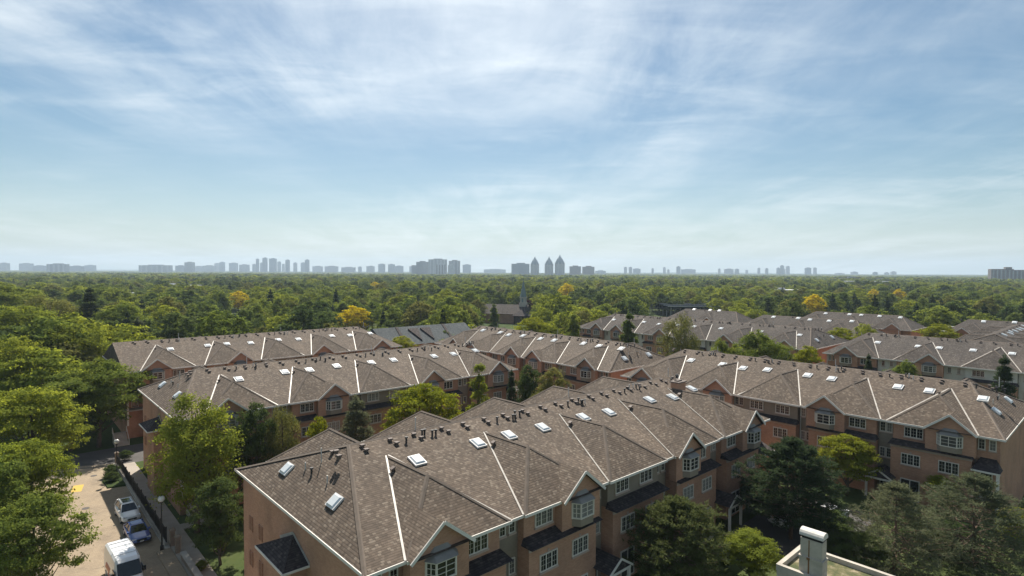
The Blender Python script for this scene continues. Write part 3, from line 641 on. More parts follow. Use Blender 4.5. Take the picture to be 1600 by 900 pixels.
def conifer(seed, h=12, r=3.0, bottom=0.1, levels=16, per=7, tufts=9, needles=10, nl=0.35, nw=0.06, rise=0.1, shape='spruce', tuft=0.28, open_=0.0):
    rs = np.random.RandomState(seed); wd = MB(); tr = max(.09, h * .016)
    wd.tube([(0, 0, -.1), (rs.uniform(-.1, .1), rs.uniform(-.1, .1), h * .5), (0, 0, h)], [tr, tr * .6, .02], 7)
    P, A = [], []
    for l in range(levels):
        f = (l + rs.uniform(-.3, .3)) / levels; f = min(max(f, 0), 1); z = h * (bottom + (1 - bottom) * f)
        if shape == 'spruce': L = r * (1 - f) ** 0.9 + 0.15
        elif shape == 'pine': L = r * (math.sin(PI * min(1, 0.30 + 0.72 * f)) ** 0.8) + 0.15
        else: L = r * (0.55 + .5 * math.sin(PI * min(1, .15 + .8 * f))) * (1 - f ** 3) + .2
        for b in range(per):
            if rs.rand() < open_: continue
            a = 2 * PI * (b + rs.uniform(-.35, .35)) / per + l * 1.1; ll = L * rs.uniform(.65, 1.12)
            rz = rise + rs.uniform(-.12, .12); tip = np.array([math.cos(a) * ll, math.sin(a) * ll, z + rz * ll])
            base = np.array([0, 0, z]); mid = (base + tip) / 2 + np.array([0, 0, -.10 * ll if rise > 0 else .06 * ll])
            wd.tube([tuple(base), tuple(mid), tuple(tip)], [tr * .32 * (1 - .6 * f), tr * .22 * (1 - .6 * f), .012], 4)
            for k in range(tufts):
                g = 0.28 + 0.74 * (k + rs.rand()) / tufts
                p = base * (1 - g) ** 2 + 2 * mid * g * (1 - g) + tip * g * g
                side = np.array([-math.sin(a), math.cos(a), 0]) * rs.uniform(-1, 1) * ll * .30 * (1.15 - g * .6)
                P.append(p + side + np.array([0, 0, rs.uniform(-.1, .12)])); A.append((math.cos(a), math.sin(a), .25 if shape != 'spruce' else -.1))
    for k in range(6): P.append(np.array([0, 0, h - .1 * k])); A.append((0, 0, 1))
    P = np.array(P); A = np.array(A); P = np.repeat(P, needles, 0); A = np.repeat(A, needles, 0); n = len(P)
    d = A * 0.7 + rs.normal(size=(n, 3)) * .62 + np.array([0, 0, .12]); d /= np.linalg.norm(d, axis=1, keepdims=True)
    P = P + d * tuft * rs.uniform(.2, 1.0, n)[:, None] + rs.normal(size=(n, 3)) * tuft * .25
    V = diamonds(P, d, rdir(rs, n), nl * rs.uniform(.7, 1.25, n), nw * rs.uniform(.8, 1.3, n))
    return V, wd
def proto(name, vw, lm, bark=None):
    V, wd = vw
    return quad_mesh('crown', V, [lm]), wd.mesh('trunk', bark or m_bark, smooth=True), V[:, 2].max()
def plant(name, pr, loc, h, width=None, rz=0.0, label=None, cat='tree', group=None):
    """a tree of prototype pr: trunk and crown under an Empty at its foot"""
    cr_, tk, ph = pr[:3]; k = h / ph; e = empty(name, loc, rz)
    kw = k if width is None else width / pr[3]
    e.scale = (kw, kw, k)
    link('crown', cr_, e); link('trunk', tk, e); tag(e, label, cat, group); return e
def P_(name, vw, lm, bark=None):
    p = proto(name, vw, lm, bark); V = vw[0]
    rr = np.percentile(np.hypot(V[:, 0], V[:, 1]), 97) * 2
    return (*p, rr)
near = dict(
    maple=P_('maple', broadleaf(11, 12, 5.2, .2, 15, 22, 85, .21, .45, .62), l_mid),
    maple2=P_('maple2', broadleaf(12, 12, 5.0, .2, 14, 22, 85, .21, .45, .6), l_light),
    layered=P_('layered', broadleaf(13, 12, 5.6, .2, 17, 20, 80, .22, .26, .72), l_light),
    locust=P_('locust', broadleaf(14, 12, 3.7, .12, 17, 20, 70, .17, .7, .55, droop=.55), l_light),
    bright=P_('bright', broadleaf(15, 11, 4.2, .22, 14, 20, 70, .20, .32, .55), l_bright),
    dark=P_('dark', broadleaf(16, 12, 4.6, .12, 14, 20, 75, .22, .5, .6), l_dark),
    willow=P_('willow', broadleaf(17, 13, 4.6, .15, 16, 18, 60, .18, .8, .6, droop=.8), l_olive),
    gold=P_('goldgreen', broadleaf(18, 11, 3.6, .15, 13, 18, 55, .19, .5, .5), l_olive),
    columnar=P_('columnar', broadleaf(19, 11, 1.5, .05, 15, 14, 45, .18, .9, .34, cone=.5), l_light),
    cone=P_('cone', broadleaf(20, 15, 2.2, .04, 20, 16, 50, .26, .9, .42, cone=1.0), l_mid),
    mug=P_('bushy_pine', conifer(31, 8, 4.2, .08, 15, 10, 13, 17, .36, .06, .30, 'pine'), l_pine, m_barkred),
    pine=P_('dark_pine', conifer(32, 11, 4.2, .20, 18, 9, 14, 17, .38, .065, .18, 'pine'), l_con, m_barkred),
    lacy=P_('lacy_pine', conifer(33, 9, 3.6, .06, 16, 8, 13, 13, .38, .045, .16, 'lacy', open_=.18), l_lacy, m_barkred),
    fir=P_('fir', conifer(38, 12, 3.4, .05, 18, 8, 12, 14, .34, .07, .02, 'lacy', open_=.1), l_con),
    spruce=P_('spruce', conifer(34, 14, 3.2, .04, 22, 9, 9, 12, .36, .08, -.18, 'spruce'), l_con),
    larch=P_('larch', conifer(35, 12, 3.4, .05, 18, 8, 12, 14, .34, .055, .05, 'spruce'), l_lacy),
    shrub=P_('shrub', broadleaf(36, 3, 1.5, .02, 9, 14, 40, .15, .6, .32, limb=False), l_mid),
    shrubd=P_('shrub_dark', broadleaf(37, 3, 1.5, .02, 9, 14, 40, .15, .6, .32, limb=False), l_dark),
)
def tp(kind, u, vtop, d, wpx, name, label, base=0.0, rz=None, cat='tree', st=None):
    """tree seen at column u with its top at row vtop, standing at distance d; wpx its width in the photo"""
    hz = 420.75 + (u / 1600) * 7.75
    h = CAM_H - (vtop - hz) / F_PX * d - base; p = px(u, d, base)
    return plant(name, near[kind], p, h, wpx / F_PX * d, rz if rz is not None else (u * 7 % 360) / 57.3, label, cat)
# left edge
tp('layered', 42, 600, 66, 150, 'maple_tree', 'broad light green tree with layered crown at the left edge, above the others')
tp('layered', 28, 686, 53, 130, 'maple_tree', 'bright layered tree at the left edge between a dark crown and a broad one')
tp('maple', 42, 772, 43.5, 150, 'maple_tree', 'dark green tree in the lower left corner overhanging the paved drive')
tp('maple', -50, 700, 47, 150, 'maple_tree', 'dark green tree cut by the left edge of the picture below the layered crowns')
tp('maple', 150, 560, 86, 140, 'shade_tree', 'rounded green tree at the head of the paved drive beside the far brick end wall')
tp('dark', 105, 600, 84, 110, 'shade_tree', 'dark leafy tree in shade left of the lamp post, behind the broad layered crown')
for k_, u_, v_, d_, w_, n_, lab_ in (('maple2', 16, 525, 96, 100, 'maple_tree', 'light green tree at the left edge directly above the broad layered crown'), ('maple2', 108, 503, 112, 110, 'maple_tree', 'large light green tree left of the farthest brown roof'),
        ('bright', 166, 508, 128, 60, 'maple_tree', 'yellow green tree right beside the gable end of the farthest brown roof'), ('larch', 214, 494, 138, 60, 'larch_tree', 'pale grey green conifer behind the left end of the farthest brown roof'),
        ('layered', 28, 474, 140, 120, 'maple_tree', 'broad bright layered tree in the woods at the left edge'), ('willow', 78, 458, 165, 110, 'ash_tree', 'wide olive tree in the woods at left'), ('spruce', 140, 446, 170, 60, 'spruce_tree', 'tall dark spruce in the woods at left'),
        ('dark', 62, 515, 108, 80, 'shade_tree', 'dark tree between two light green ones at left'), ('maple', 190, 472, 165, 80, 'shade_tree', 'full mid green tree behind the pale grey green conifer'),
        ('maple', 10, 440, 190, 110, 'shade_tree', 'tall dark green tree at the left edge near the horizon')):
    tp(k_, u_, v_, d_, w_, n_, lab_)
# court between the first two rows
tp('locust', 303, 608, 58, 132, 'honey_locust', 'feathery light green tree in front of the second row\'s brick end')
tp('dark', 340, 745, 51.5, 88, 'yew_tree', 'dark spreading evergreen beside the near brick end wall, above the shaded garden')
tp('dark', 398, 624, 63, 72, 'shade_tree', 'dark green airy tree right of the feathery light tree')
tp('willow', 440, 630, 64, 60, 'ash_tree', 'olive feathery tree beside the dark airy one in the court')
tp('bright', 497, 650, 62, 44, 'young_tree', 'small bright green tree between two conifers in the court')
tp('larch', 556, 616, 66, 98, 'larch_tree', 'broad pale conifer with tiered branches in the middle of the court')
tp('bright', 664, 598, 72, 118, 'elm_tree', 'bright yellow green tree behind the nearest roof ridge')
tp('columnar', 748, 568, 80, 38, 'columnar_tree', 'slim upright light green tree in the court right of the bright yellow green tree')
tp('spruce', 800, 576, 85, 34, 'spruce_tree', 'smaller dark spruce at the far end of the court')
tp('dark', 826, 566, 91, 50, 'shade_tree', 'dark green tree behind the smaller spruce at the far end of the court')
tp('gold', 868, 572, 84, 72, 'yellow_tree', 'yellowish tree at the far end of the court by the middle row')
# court on the right
tp('mug', 1066, 776, 44, 165, 'pine_tree', 'bushy pine in front of the nearest facade, bottom center right', 2.4)
tp('maple2', 1178, 836, 44.5, 95, 'young_maple', 'bright green leafy tree left of the white chimney', 2.4)
tp('pine', 1243, 680, 52, 150, 'pine_tree', 'large dark pine with a reddish trunk in front of the right row', 2.4)
tp('bright', 1330, 680, 62.5, 88, 'young_tree', 'bright yellow green tree right behind the large dark pine', 2.4)
tp('lacy', 1408, 750, 46, 150, 'pine_tree', 'lacy grey green pine just right of the white chimney', 2.4)
tp('lacy', 1532, 736, 47, 180, 'pine_tree', 'lacy grey green pine in the lower right corner', 2.4, 1.3)
tp('bright', 1597, 795, 49, 55, 'young_tree', 'bright yellow green tree cut by the right edge, lower right', 2.4)
tp('bright', 1478, 745, 57.5, 44, 'young_tree', 'small bright green tree between the two lacy pines', 2.4)
tp('dark', 1190, 745, 57, 60, 'shade_tree', 'shaded dark green tree under the far end of the nearest facade', 2.4)
tp('dark', 1290, 800, 54, 90, 'shade_tree', 'low dark tree between the large dark pine and the white chimney', 2.4)
for u_, v_, d_, w_, lab_ in ((1345, 835, 47, 90, 'low shaded tree behind the parapet of the service building'), (1470, 815, 51, 110, 'shaded tree low between the two lacy pines'), (1110, 860, 47, 70, 'dark low tree between the bushy pine and the bright leafy tree')):
    tp('dark', u_, v_, d_, w_, 'shade_tree', lab_, 2.4)
# beyond the middle rows
tp('cone', 983, 486, 130, 33, 'hornbeam_tree', 'tall dense cone shaped green tree behind the middle row')
tp('willow', 1064, 486, 121, 66, 'willow_tree', 'pale olive drooping tree in front of the grey roofed rows')
tp('cone', 896, 488, 146, 30, 'cone_tree', 'cone shaped green tree left of the tall dense cone tree')
tp('maple', 1190, 514, 106, 92, 'shade_tree', 'round mid green tree behind the right row\'s ridge')
tp('maple', 1128, 527, 107, 50, 'shade_tree', 'smaller green tree left of the round mid green tree')
tp('bright', 1265, 539, 105, 52, 'young_tree', 'small bright yellow green tree behind the right row\'s ridge')
tp('spruce', 1360, 551, 99, 32, 'spruce_tree', 'small dark conifer in front of the cream walled row')
tp('maple', 1416, 561, 95, 56, 'shade_tree', 'low mid green tree beside the small dark conifer')
tp('spruce', 1573, 551, 73, 68, 'spruce_tree', 'big dark spruce at the right edge behind the right row')
tp('bright', 832, 495, 165, 66, 'elm_tree', 'bright green tree just below the church steeple')
tp('bright', 627, 524, 132, 52, 'elm_tree', 'bright green tree at the right end of the farthest left row')
tp('spruce', 692, 481, 170, 26, 'spruce_tree', 'dark spruce in front of the blue grey roof')
tp('willow', 712, 482, 235, 66, 'ash_tree', 'wide olive tree hiding the left end of the church')
tp('cone', 772, 474, 240, 17, 'cone_tree', 'slim dark upright tree in front of the church roof')
tp('bright', 1315, 511, 141, 62, 'elm_tree', 'bright green low tree among the grey roofs at right')
tp('maple2', 1355, 505, 143, 40, 'shade_tree', 'light green tree right of the bright low tree among grey roofs')
tp('bright', 1470, 505, 152, 66, 'elm_tree', 'yellow green tree between the two far grey roofed rows')
tp('maple2', 1180, 482, 215, 40, 'elm_tree', 'yellow green tree at the left end of the far grey roofed row')
tp('cone', 950, 475, 235, 24, 'shade_tree', 'green tree at the left corner of the grey roofed rows')
# shrubs along the foot of the walls
rs_ = random.Random(9)
for k, (a, b, h_, kd, lab) in enumerate([(10.6, 87.2, 1.3, 'shrubd', 'dark shrub in the bed beside the far lamp post'), (10.9, 89.6, 1.6, 'shrubd', 'taller dark shrub at the back of the lamp post bed'),
        (13.3, 96.2, 1.4, 'shrubd', 'shrub at the corner of the far brick end wall'), (16.6, 64.3, 1.6, 'shrub', 'green shrub beside the footpath to the stairs'),
        (15.6, 58.8, 1.2, 'shrub', 'low green shrub before the near brick end wall'), (17.4, 53.2, 1.9, 'shrubd', 'dark shrub at the foot of the near brick end wall'),
        (13.3, 56.0, .9, 'shrub', 'small shrub beside the brick paved walk')]):
    plant('shrub', near[kd], W(a, b, 0.06), h_, h_ * 1.3, k * 1.7, lab, 'shrub', 'shrubs by the paths')

# ---- the suburb woods: prototypes with larger leaves
mids = [P_('m%d' % i, broadleaf(50 + i, 12, r_, .12, lb, 15, 26, .42, fl, .66, cone=cn, limb=False), lm) for i, (r_, lb, fl, cn, lm) in enumerate(
    [(5.0, 14, .45, 0, l_mid), (5.4, 15, .40, 0, l_mid), (4.6, 13, .5, 0, l_dark), (5.0, 14, .35, 0, l_light), (4.2, 13, .5, 0, l_olive), (3.2, 15, .8, .6, l_mid), (5.2, 14, .45, 0, l_dark)])]
mids.append(P_('mspruce', conifer(70, 14, 3.0, .02, 16, 8, 6, 7, .55, .20, -.12, 'spruce'), l_con))
mids.append(P_('mspruce2', conifer(71, 13, 2.6, .02, 15, 8, 6, 7, .55, .22, -.05, 'spruce'), l_con))
mgold = P_('mgold', broadleaf(72, 12, 5.0, .12, 14, 15, 26, .42, .4, .66, limb=False), l_gold)
mred = P_('mred', broadleaf(73, 12, 4.4, .12, 14, 15, 26, .42, .4, .62, limb=False), l_red)
KN = ['broad green tree', 'wide green tree', 'dark green tree', 'light green tree', 'olive green tree', 'upright green tree', 'deep green tree', 'dark conifer', 'slim dark conifer']
KNAME = ['broad_tree', 'broad_tree', 'dark_tree', 'light_tree', 'olive_tree', 'upright_tree', 'dark_tree', 'conifer_tree', 'conifer_tree']
MARKS = [(0, 'at the left edge'), (100, 'above the lamp post drive'), (180, 'by the farthest brown gable end'), (225, 'below the long pale school'), (290, 'right of the long pale school'), (370, 'below the pale golden tree'), (440, 'below the left cluster of towers'), (550, 'beside the golden tree'),
         (640, 'above the blue grey roof'), (715, 'left of the church roof'), (811, 'near the church spire'), (890, 'below the yellow tree near the church'), (980, 'above the tall cone shaped tree'), (1060, 'by the solar canopy'), (1160, 'right of the solar canopy'), (1270, 'by the bright yellow tree at right'),
         (1385, 'below the two small golden trees'), (1470, 'above the far grey rows at right'), (1575, 'below the ribbed apartment block')]
def mark(u): return min(MARKS, key=lambda m: abs(m[0] - u))[1]
def stof(x, y): v = Vector((x, y, 0)); return v.dot(E1), v.dot(E2)
SIGHT = [(748, 842, 120, 330), (996, 1118, 150, 345), (600, 690, 120, 178)]   # open lots (column range, distance range)
FREE = []      # (x, y, r) kept clear for houses and low buildings
def clear(x, y, r=7.0):
    s, t = stof(x, y)
    if -3 < s < 69 + r and 20 < t < 104: return False
    if 11 - r * .6 < s < 69 + r and 100 < t < 131 + r * .6: return False
    if 66 - r < s < 101 + r * .5 and -70 < t < 109 + r: return False
    if 97 < s < 213 + r and -90 < t < 112 + r: return False
    if -8 < s < 16 and 90 < t < 104 + r * .3: return False
    u_, d_ = 800 + F_PX * x / max(y, 1), y
    for a, b, q0, q1 in SIGHT:
        if a < u_ < b and q0 < d_ < q1: return False
    for a, b, q in FREE:
        if (a - x) ** 2 + (b - y) ** 2 < (q + r * .7) ** 2: return False
    return True

# ================================================================== low buildings among the trees
def glow(color): return color
m_whiteroof = mat('white_flat_roof', (.62, .62, .60), 0.7, build=weather((.6, .6, .58), 0.1, 0.1))
m_redroof = mat('red_brown_roof', (.20, .12, .09), 0.9, build=weather((.20, .12, .095), 0.25, 0.3))
m_spire = mat('copper_grey_spire', (.16, .21, .20), 0.6, build=weather((.16, .21, .205), 0.15, 0.5))
m_solar = mat('solar_blue', (.018, .028, .060), 0.22, 0.0, 0.6)
m_steel = mat('galvanised_steel', (.45, .46, .47), 0.5)
m_glassband = mat('window_band', (.05, .06, .07), 0.15, 0.0, 0.5)
# church
ch = empty('church', (8.0, 300, 0), ANG - R(60)); tag(ch, 'church with grey roof and white steeple topped by a dark green spire', 'church')
q = MB(); q.box(-28, 0, -7, 7, 0, 5.2); q.build('wall', m_brick, ch)
q = MB(); q.add([(-29, -8.2, 5), (1, -8.2, 5), (1, 8.2, 5), (-29, 8.2, 5), (-29, 0, 9.6), (1, 0, 9.6)], [(0, 1, 5, 4), (2, 3, 4, 5), (3, 0, 4), (1, 2, 5), (0, 3, 2, 1)]); q.build('roof', m_roofg, ch)
q = MB(); q.box(-4, 2.2, -10.5, 10.5, 0, 4.5); q.add([(-5, -11.2, 4.4), (3, -11.2, 4.4), (3, 11.2, 4.4), (-5, 11.2, 4.4), (-1, -6, 7.6), (-1, 6, 7.6)], [(0, 1, 4), (1, 2, 5, 4), (2, 3, 5), (3, 0, 4, 5), (0, 3, 2, 1)]); q.build('porch', m_roofdark, ch)
q = MB(); q.box(-3.9, -.3, -1.8, 1.8, 6, 10.6); q.box(-3.5, -.7, -1.4, 1.4, 10.6, 13.4); stp = q.build('steeple', m_white, ch)
for a in range(4):
    c_, s_ = math.cos(a * PI / 2), math.sin(a * PI / 2)
    q = MB(); q.bar((-2.1 + c_ * 1.41, s_ * 1.41, 11.0), (-2.1 + c_ * 1.41, s_ * 1.41, 13.0), .9, .06, (c_, s_, 0)); q.build('louvre', m_spire, stp)
q = MB(); q.box(-3.75, -.45, -1.65, 1.65, 13.4, 13.75); q.build('steeple_cornice', m_white, stp)
q = MB(); q.tube([(-2.1, 0, 13.75), (-2.1, 0, 16.2), (-2.1, 0, 22.6)], [1.75, 1.35, .06], 8); q.build('spire', m_spire, ch)
# blue grey roofed row beyond the farthest left row
br = empty('blue_roof_row', W(67.5, 118.0, 0), ANG); tag(br, 'low row with a blue grey roof and painted gable shade behind the bright green tree', 'building')
q = MB(); q.box(.4, 27.6, .5, 12.5, 0, 9.2); q.build('wall', m_brick, br)
q = MB(); q.add([(0, 0, 9.2), (28, 0, 9.2), (28, 13, 9.2), (0, 13, 9.2), (0, 6.5, 13), (28, 6.5, 13)], [(0, 1, 5, 4), (2, 3, 4, 5), (3, 0, 4), (1, 2, 5), (0, 3, 2, 1)]); rf_ = q.build('roof', m_metalroof, br)
for x in (5.5, 19.5): q = MB(); slab_strip(q, (x, .0, 9.25), (x + 1.0, 6.4, 13.0), .7, .10, (0, -.58, 1)); q.build('parapet_strip', m_roofdark, rf_)
for x in (10.6, 14.2):  # dark raised wedges standing in for the shaded sides of cross gables
    q = MB(); zs = lambda y: 9.2 + .5846 * y
    q.add([(x - 1.5, 5.2, zs(5.2) + .35), (x + 1.5, 5.2, zs(5.2) + .35), (x, .9, zs(.9) + .35), (x - 1.5, 5.2, zs(5.2) - .1), (x + 1.5, 5.2, zs(5.2) - .1), (x, .9, zs(.9) - .1)], [(0, 2, 1), (0, 1, 4, 3), (1, 2, 5, 4), (2, 0, 3, 5)]); q.build('gable_shade', m_roofdark, br)
# solar canopy: long tilted rows on posts over a car park
sc = empty('solar_canopy', (112, 352, 0), R(8)); tag(sc, 'dark blue rows of solar panels on steel posts above the grey roofs', 'solar canopy')
for r_ in range(6):
    y0 = -22 + r_ * 13.0; x0 = -26 + r_ * 3.0; q = MB()
    q.add([(x0, y0, 7.6), (x0 + 62, y0, 7.6), (x0 + 62, y0 + 9.5, 5.0), (x0, y0 + 9.5, 5.0), (x0, y0, 7.4), (x0 + 62, y0, 7.4), (x0 + 62, y0 + 9.5, 4.8), (x0, y0 + 9.5, 4.8)],
          [(0, 1, 2, 3), (7, 6, 5, 4), (0, 4, 5, 1), (1, 5, 6, 2), (2, 6, 7, 3), (3, 7, 4, 0)]); pl = q.build('panel_row', m_solar, sc)
    e_ = MB(); e_.box(x0, x0 + 62, y0 - .25, y0 - .01, 7.3, 7.62)
    for k in range(7): xk = x0 + 4 + k * 9; e_.box(xk, xk + .35, y0 + 4.5, y0 + 4.85, 0, 6.1)
    e_.build('steel_frame', m_steel, pl)
def flat_block(name, label, x, y, w, d, h, rz, wm, rm, cat='building', bands=0):
    b = empty(name, (x, y, 0), rz); tag(b, label, cat)
    q = MB(); q.box(-w / 2, w / 2, -d / 2, d / 2, 0, h); q.build('wall', wm, b)
    q = MB(); q.box(-w / 2 - .4, w / 2 + .4, -d / 2 - .4, d / 2 + .4, h + .003, h + .8); rf = q.build('roof', rm, b)
    q = MB(); q.box(-w * .2, -w * .05, -d * .2, d * .15, h + .8, h + 2.4); q.build('roof_plant', m_steel, rf)
    for k in range(bands):
        z = 2 + k * (h - 1.5) / bands
        n = max(3, int(w / 9))
        for j in range(n):
            x0 = -w / 2 + 1 + (w - 2) * j / n
            q = MB(); q.box(x0, x0 + (w - 2) / n - .8, -d / 2 - .06, -d / 2 + .05, z, z + 1.6); q.build('window', m_glassband, b)
    FREE.append((x, y, max(w, d) * .32)); return b
flat_block('school', 'long low school with a pale roof among the trees at left', -258, 402, 58, 16, 8.6, R(-2), m_brick, m_whiteroof, 'school', 2)
flat_block('warehouse', 'white flat roofed building left of the solar canopy', 92, 475, 30, 20, 7.0, R(5), m_cream, m_whiteroof)
flat_block('office_block', 'long white office block with dark window bands near the horizon at right', 745, 1230, 95, 22, 17.0, R(-12), m_white, m_roofdark, 'office', 2)
flat_block('warehouse', 'low white roofed shed in the woods at right, below the office block', 420, 720, 46, 18, 10.5, R(-8), m_cream, m_whiteroof)
flat_block('garage_shed', 'low pale flat shed between the two far grey rows at right', 138.5, 176, 14, 5, 8.2, R(-44), m_cream, m_steel)
flat_block('warehouse', 'small white roofed building in the woods left of the yellow tree', -72, 640, 26, 14, 8.0, R(4), m_cream, m_whiteroof)
flat_block('warehouse', 'white roofed low building deep in the woods left of center', -330, 560, 40, 16, 11.5, R(3), m_cream, m_whiteroof)
flat_block('warehouse', 'pale low building in the woods right of the solar canopy', 250, 520, 34, 16, 11.0, R(-6), m_cream, m_whiteroof)
flat_block('warehouse', 'long pale roof far off in the woods at right', 560, 900, 60, 18, 14.0, R(-10), m_cream, m_whiteroof)
# houses glimpsed between the crowns
rh = random.Random(21)
for k in range(34):
    d = rh.uniform(230, 620); u = rh.uniform(60, 1560); x, y = (u - 800) / F_PX * d, d
    if not clear(x, y, 12): continue
    FREE.append((x, y - 4, 9))
    h = empty('house', (x, y, 0), rh.choice([ANG, ANG - PI / 2, 0.1, 1.4])); tag(h, ('nearer' if d < 350 else 'distant') + ' house half hidden in trees, ' + mark(u), 'house', 'houses half hidden in the woods')
    q = MB(); w, dd, z = rh.uniform(10, 14), rh.uniform(8, 10), rh.uniform(4.5, 6.2); q.box(-w / 2, w / 2, -dd / 2, dd / 2, 0, z); q.build('wall', rh.choice([m_brick, m_cream, m_white]), h)
    q = MB(); a, b, c_ = w / 2 + .5, dd / 2 + .5, z + dd * .36
    q.add([(-a, -b, z), (a, -b, z), (a, b, z), (-a, b, z), (-a + 2.5, 0, c_), (a - 2.5, 0, c_)], [(0, 1, 5, 4), (2, 3, 4, 5), (3, 0, 4), (1, 2, 5), (0, 3, 2, 1)]); q.build('roof', rh.choice([m_redroof, m_roofg, m_roof, m_redroof]), h)
    for sx_ in (-1, 1):
        for sy_ in (-1, 1):
            q = MB(); q.box(sx_ * w * .25 - .8, sx_ * w * .25 + .8, sy_ * dd / 2 - .05, sy_ * dd / 2 + .05, z - 2.2, z - .9); q.build('window', m_glassband, h)

# ---- scatter the woods
rt = random.Random(77); cand = []
def fill(d0, d1, step, jit=.42, half=0.98):
    y = d0
    while y < d1:
        xm = y * half + 20; x = -xm
        while x < xm:
            xx, yy = x + rt.uniform(-jit, jit) * step, y + rt.uniform(-jit, jit) * step
            if math.hypot(xx, yy) > d0 * .9 and clear(xx, yy, min(step * .5, 6)): cand.append((xx, yy))
            x += step
        y += step
fill(92, 440, 11.0)
cand.sort(key=lambda p: p[1] + abs(p[0]) * .25 if abs(p[0]) < p[1] * .93 else 1e6 + p[1])
golds = [(885, 442, 440, 30, 'bright yellow tree right of the church spire'), (552, 477, 225, 56, 'bright golden tree at left center above the blue grey roof'), (1272, 459, 285, 40, 'bright yellow tree above the far grey roofed row at right'),
         (372, 454, 350, 36, 'pale golden tree in the woods left of center'), (1405, 451, 420, 22, 'small golden tree in the dark woods at right'), (1366, 451, 430, 20, 'small golden tree left of another in the dark woods at right'), (586, 440, 560, 24, 'small golden tree far off in the woods near the center')]
gxy = []
for i, (u, v, d, w, lab) in enumerate(golds):
    hz = 420.75 + u / 1600 * 7.75; h = CAM_H - (v - hz) / F_PX * d; p = px(u, d); gxy.append((p.x, p.y, 8))
    plant('golden_tree', mgold, p, h, w / F_PX * d, i, lab, 'tree')
p = px(822, 305); plant('copper_tree', mred, p, 13, 9, 1, 'dark copper coloured tree right of the church steeple', 'tree'); gxy.append((p.x, p.y, 5))
def gold_clear(x, y):
    for a, b, r_ in gxy:
        if abs(x - a * y / b) < r_ * (.9 if y > b - 70 else .55) and b - 170 < y < b + 8: return False
    return True
cand = [c_ for c_ in cand if gold_clear(*c_)]
WT = [.17, .14, .11, .18, .14, .06, .09, .07, .04]
def kindpick(x, y):
    # stands of darker and lighter wood
    f = math.sin(x * .021 + 1.3) * math.cos(y * .017 - x * .006)
    w = [a * (1 + (.9 * f if i in (2, 6, 7, 8) else -.6 * f)) for i, a in enumerate(WT)]
    return rt.choices(range(9), w)[0]
NIND = 285
for x, y in cand[:NIND]:
    k = kindpick(x, y); h = rt.triangular(9.0, 19.0, 13.0) if k < 7 else rt.uniform(12, 20)
    o = plant(KNAME[k], mids[k], (x, y, 0), h, None, rt.uniform(0, 6.28), ('tall ' if h > 15.5 else 'low ' if h < 11 else '') + KN[k] + (' in the front woods, ' if y < 165 else ' amid the woods, ' if y < 235 else ' deep in the woods, ') + mark(800 + F_PX * x / y), 'tree', 'woods: ' + KN[k] + 's')
    s_ = rt.uniform(.8, 1.15); o.scale = (o.scale[0] * s_, o.scale[1] * s_, o.scale[2])
# farther trees: one mass, instanced
far_pts = [(x, y, rt.triangular(9.0, 19, 13), kindpick(x, y)) for x, y in cand[NIND:]]
cand = []; fill(445, 900, 13.0, half=.95); cand = [c_ for c_ in cand if gold_clear(*c_)]; far_pts += [(x, y, rt.triangular(9, 20, 13), kindpick(x, y)) for x, y in cand]
lo0 = 9
cand = []; fill(905, 1900, 17.0, half=.95); far_pts += [(x, y, rt.triangular(9, 20, 13), lo0 + kindpick(x * .5, y * .5) % 7) for x, y in cand]
cand = []; fill(1910, 4200, 34.0, half=.95); far_pts += [(x, y, rt.uniform(10, 15), lo0 + rt.randrange(7)) for x, y in cand]
cand = []; fill(4220, 6000, 70.0, half=.95); far_pts += [(x, y, rt.uniform(12, 17), lo0 + rt.randrange(7)) for x, y in cand]
pc = bpy.data.collections.new('wood_prototypes')
def joined(pr, nm):
    a, b = pr[0], pr[1]; o = bpy.data.objects.new(nm, a); pc.objects.link(o)
for i, m_ in enumerate(mids): joined(m_, 'tree_kind_%02d' % i)
for i, (r_, lm) in enumerate([(5.5, l_mid), (6, l_mid), (5.5, l_dark), (5.5, l_light), (5, l_olive), (5, l_mid), (5.2, l_dark)]):
    V, _ = broadleaf(90 + i, 12, r_, .05, 9, 10, 7, 1.15, .5, .9, limb=False)
    o = bpy.data.objects.new('tree_kind_%02d' % (9 + i), quad_mesh('crown', V, [lm])); pc.objects.link(o)
fm = bpy.data.meshes.new('far_woods'); fm.vertices.add(len(far_pts)); fm.vertices.foreach_set('co', np.array([(x, y, 0) for x, y, h, k in far_pts], dtype=np.float32).ravel())
hts = [m_[2] for m_ in mids] + [12.0] * 7
at = fm.attributes.new('kind', 'INT', 'POINT'); at.data.foreach_set('value', [k for *_, k in far_pts])
at = fm.attributes.new('size', 'FLOAT_VECTOR', 'POINT'); sz = []
for x, y, h, k in far_pts:
    f = h / hts[k]; wdt = .95 if y < 900 else 1.3 if y < 1900 else 2.6 if y < 4200 else 4.5
    f2 = f * rt.uniform(.9, 1.25) * wdt; sz += [f2, f2 * rt.uniform(.9, 1.1), f]
at.data.foreach_set('vector', sz)
at = fm.attributes.new('turn', 'FLOAT_VECTOR', 'POINT'); at.data.foreach_set('vector', [v for p in far_pts for v in (0.0, 0.0, rt.uniform(0, 6.28))])
fo = bpy.data.objects.new('far_woods', fm); C.objects.link(fo); tag(fo, 'wooded suburb of green trees stretching to the horizon', 'woods', kind='stuff')
ng = bpy.data.node_groups.new('scatter', 'GeometryNodeTree')
ng.interface.new_socket('Geometry', in_out='INPUT', socket_type='NodeSocketGeometry'); ng.interface.new_socket('Geometry', in_out='OUTPUT', socket_type='NodeSocketGeometry')
gi, go_ = ng.nodes.new('NodeGroupInput'), ng.nodes.new('NodeGroupOutput')
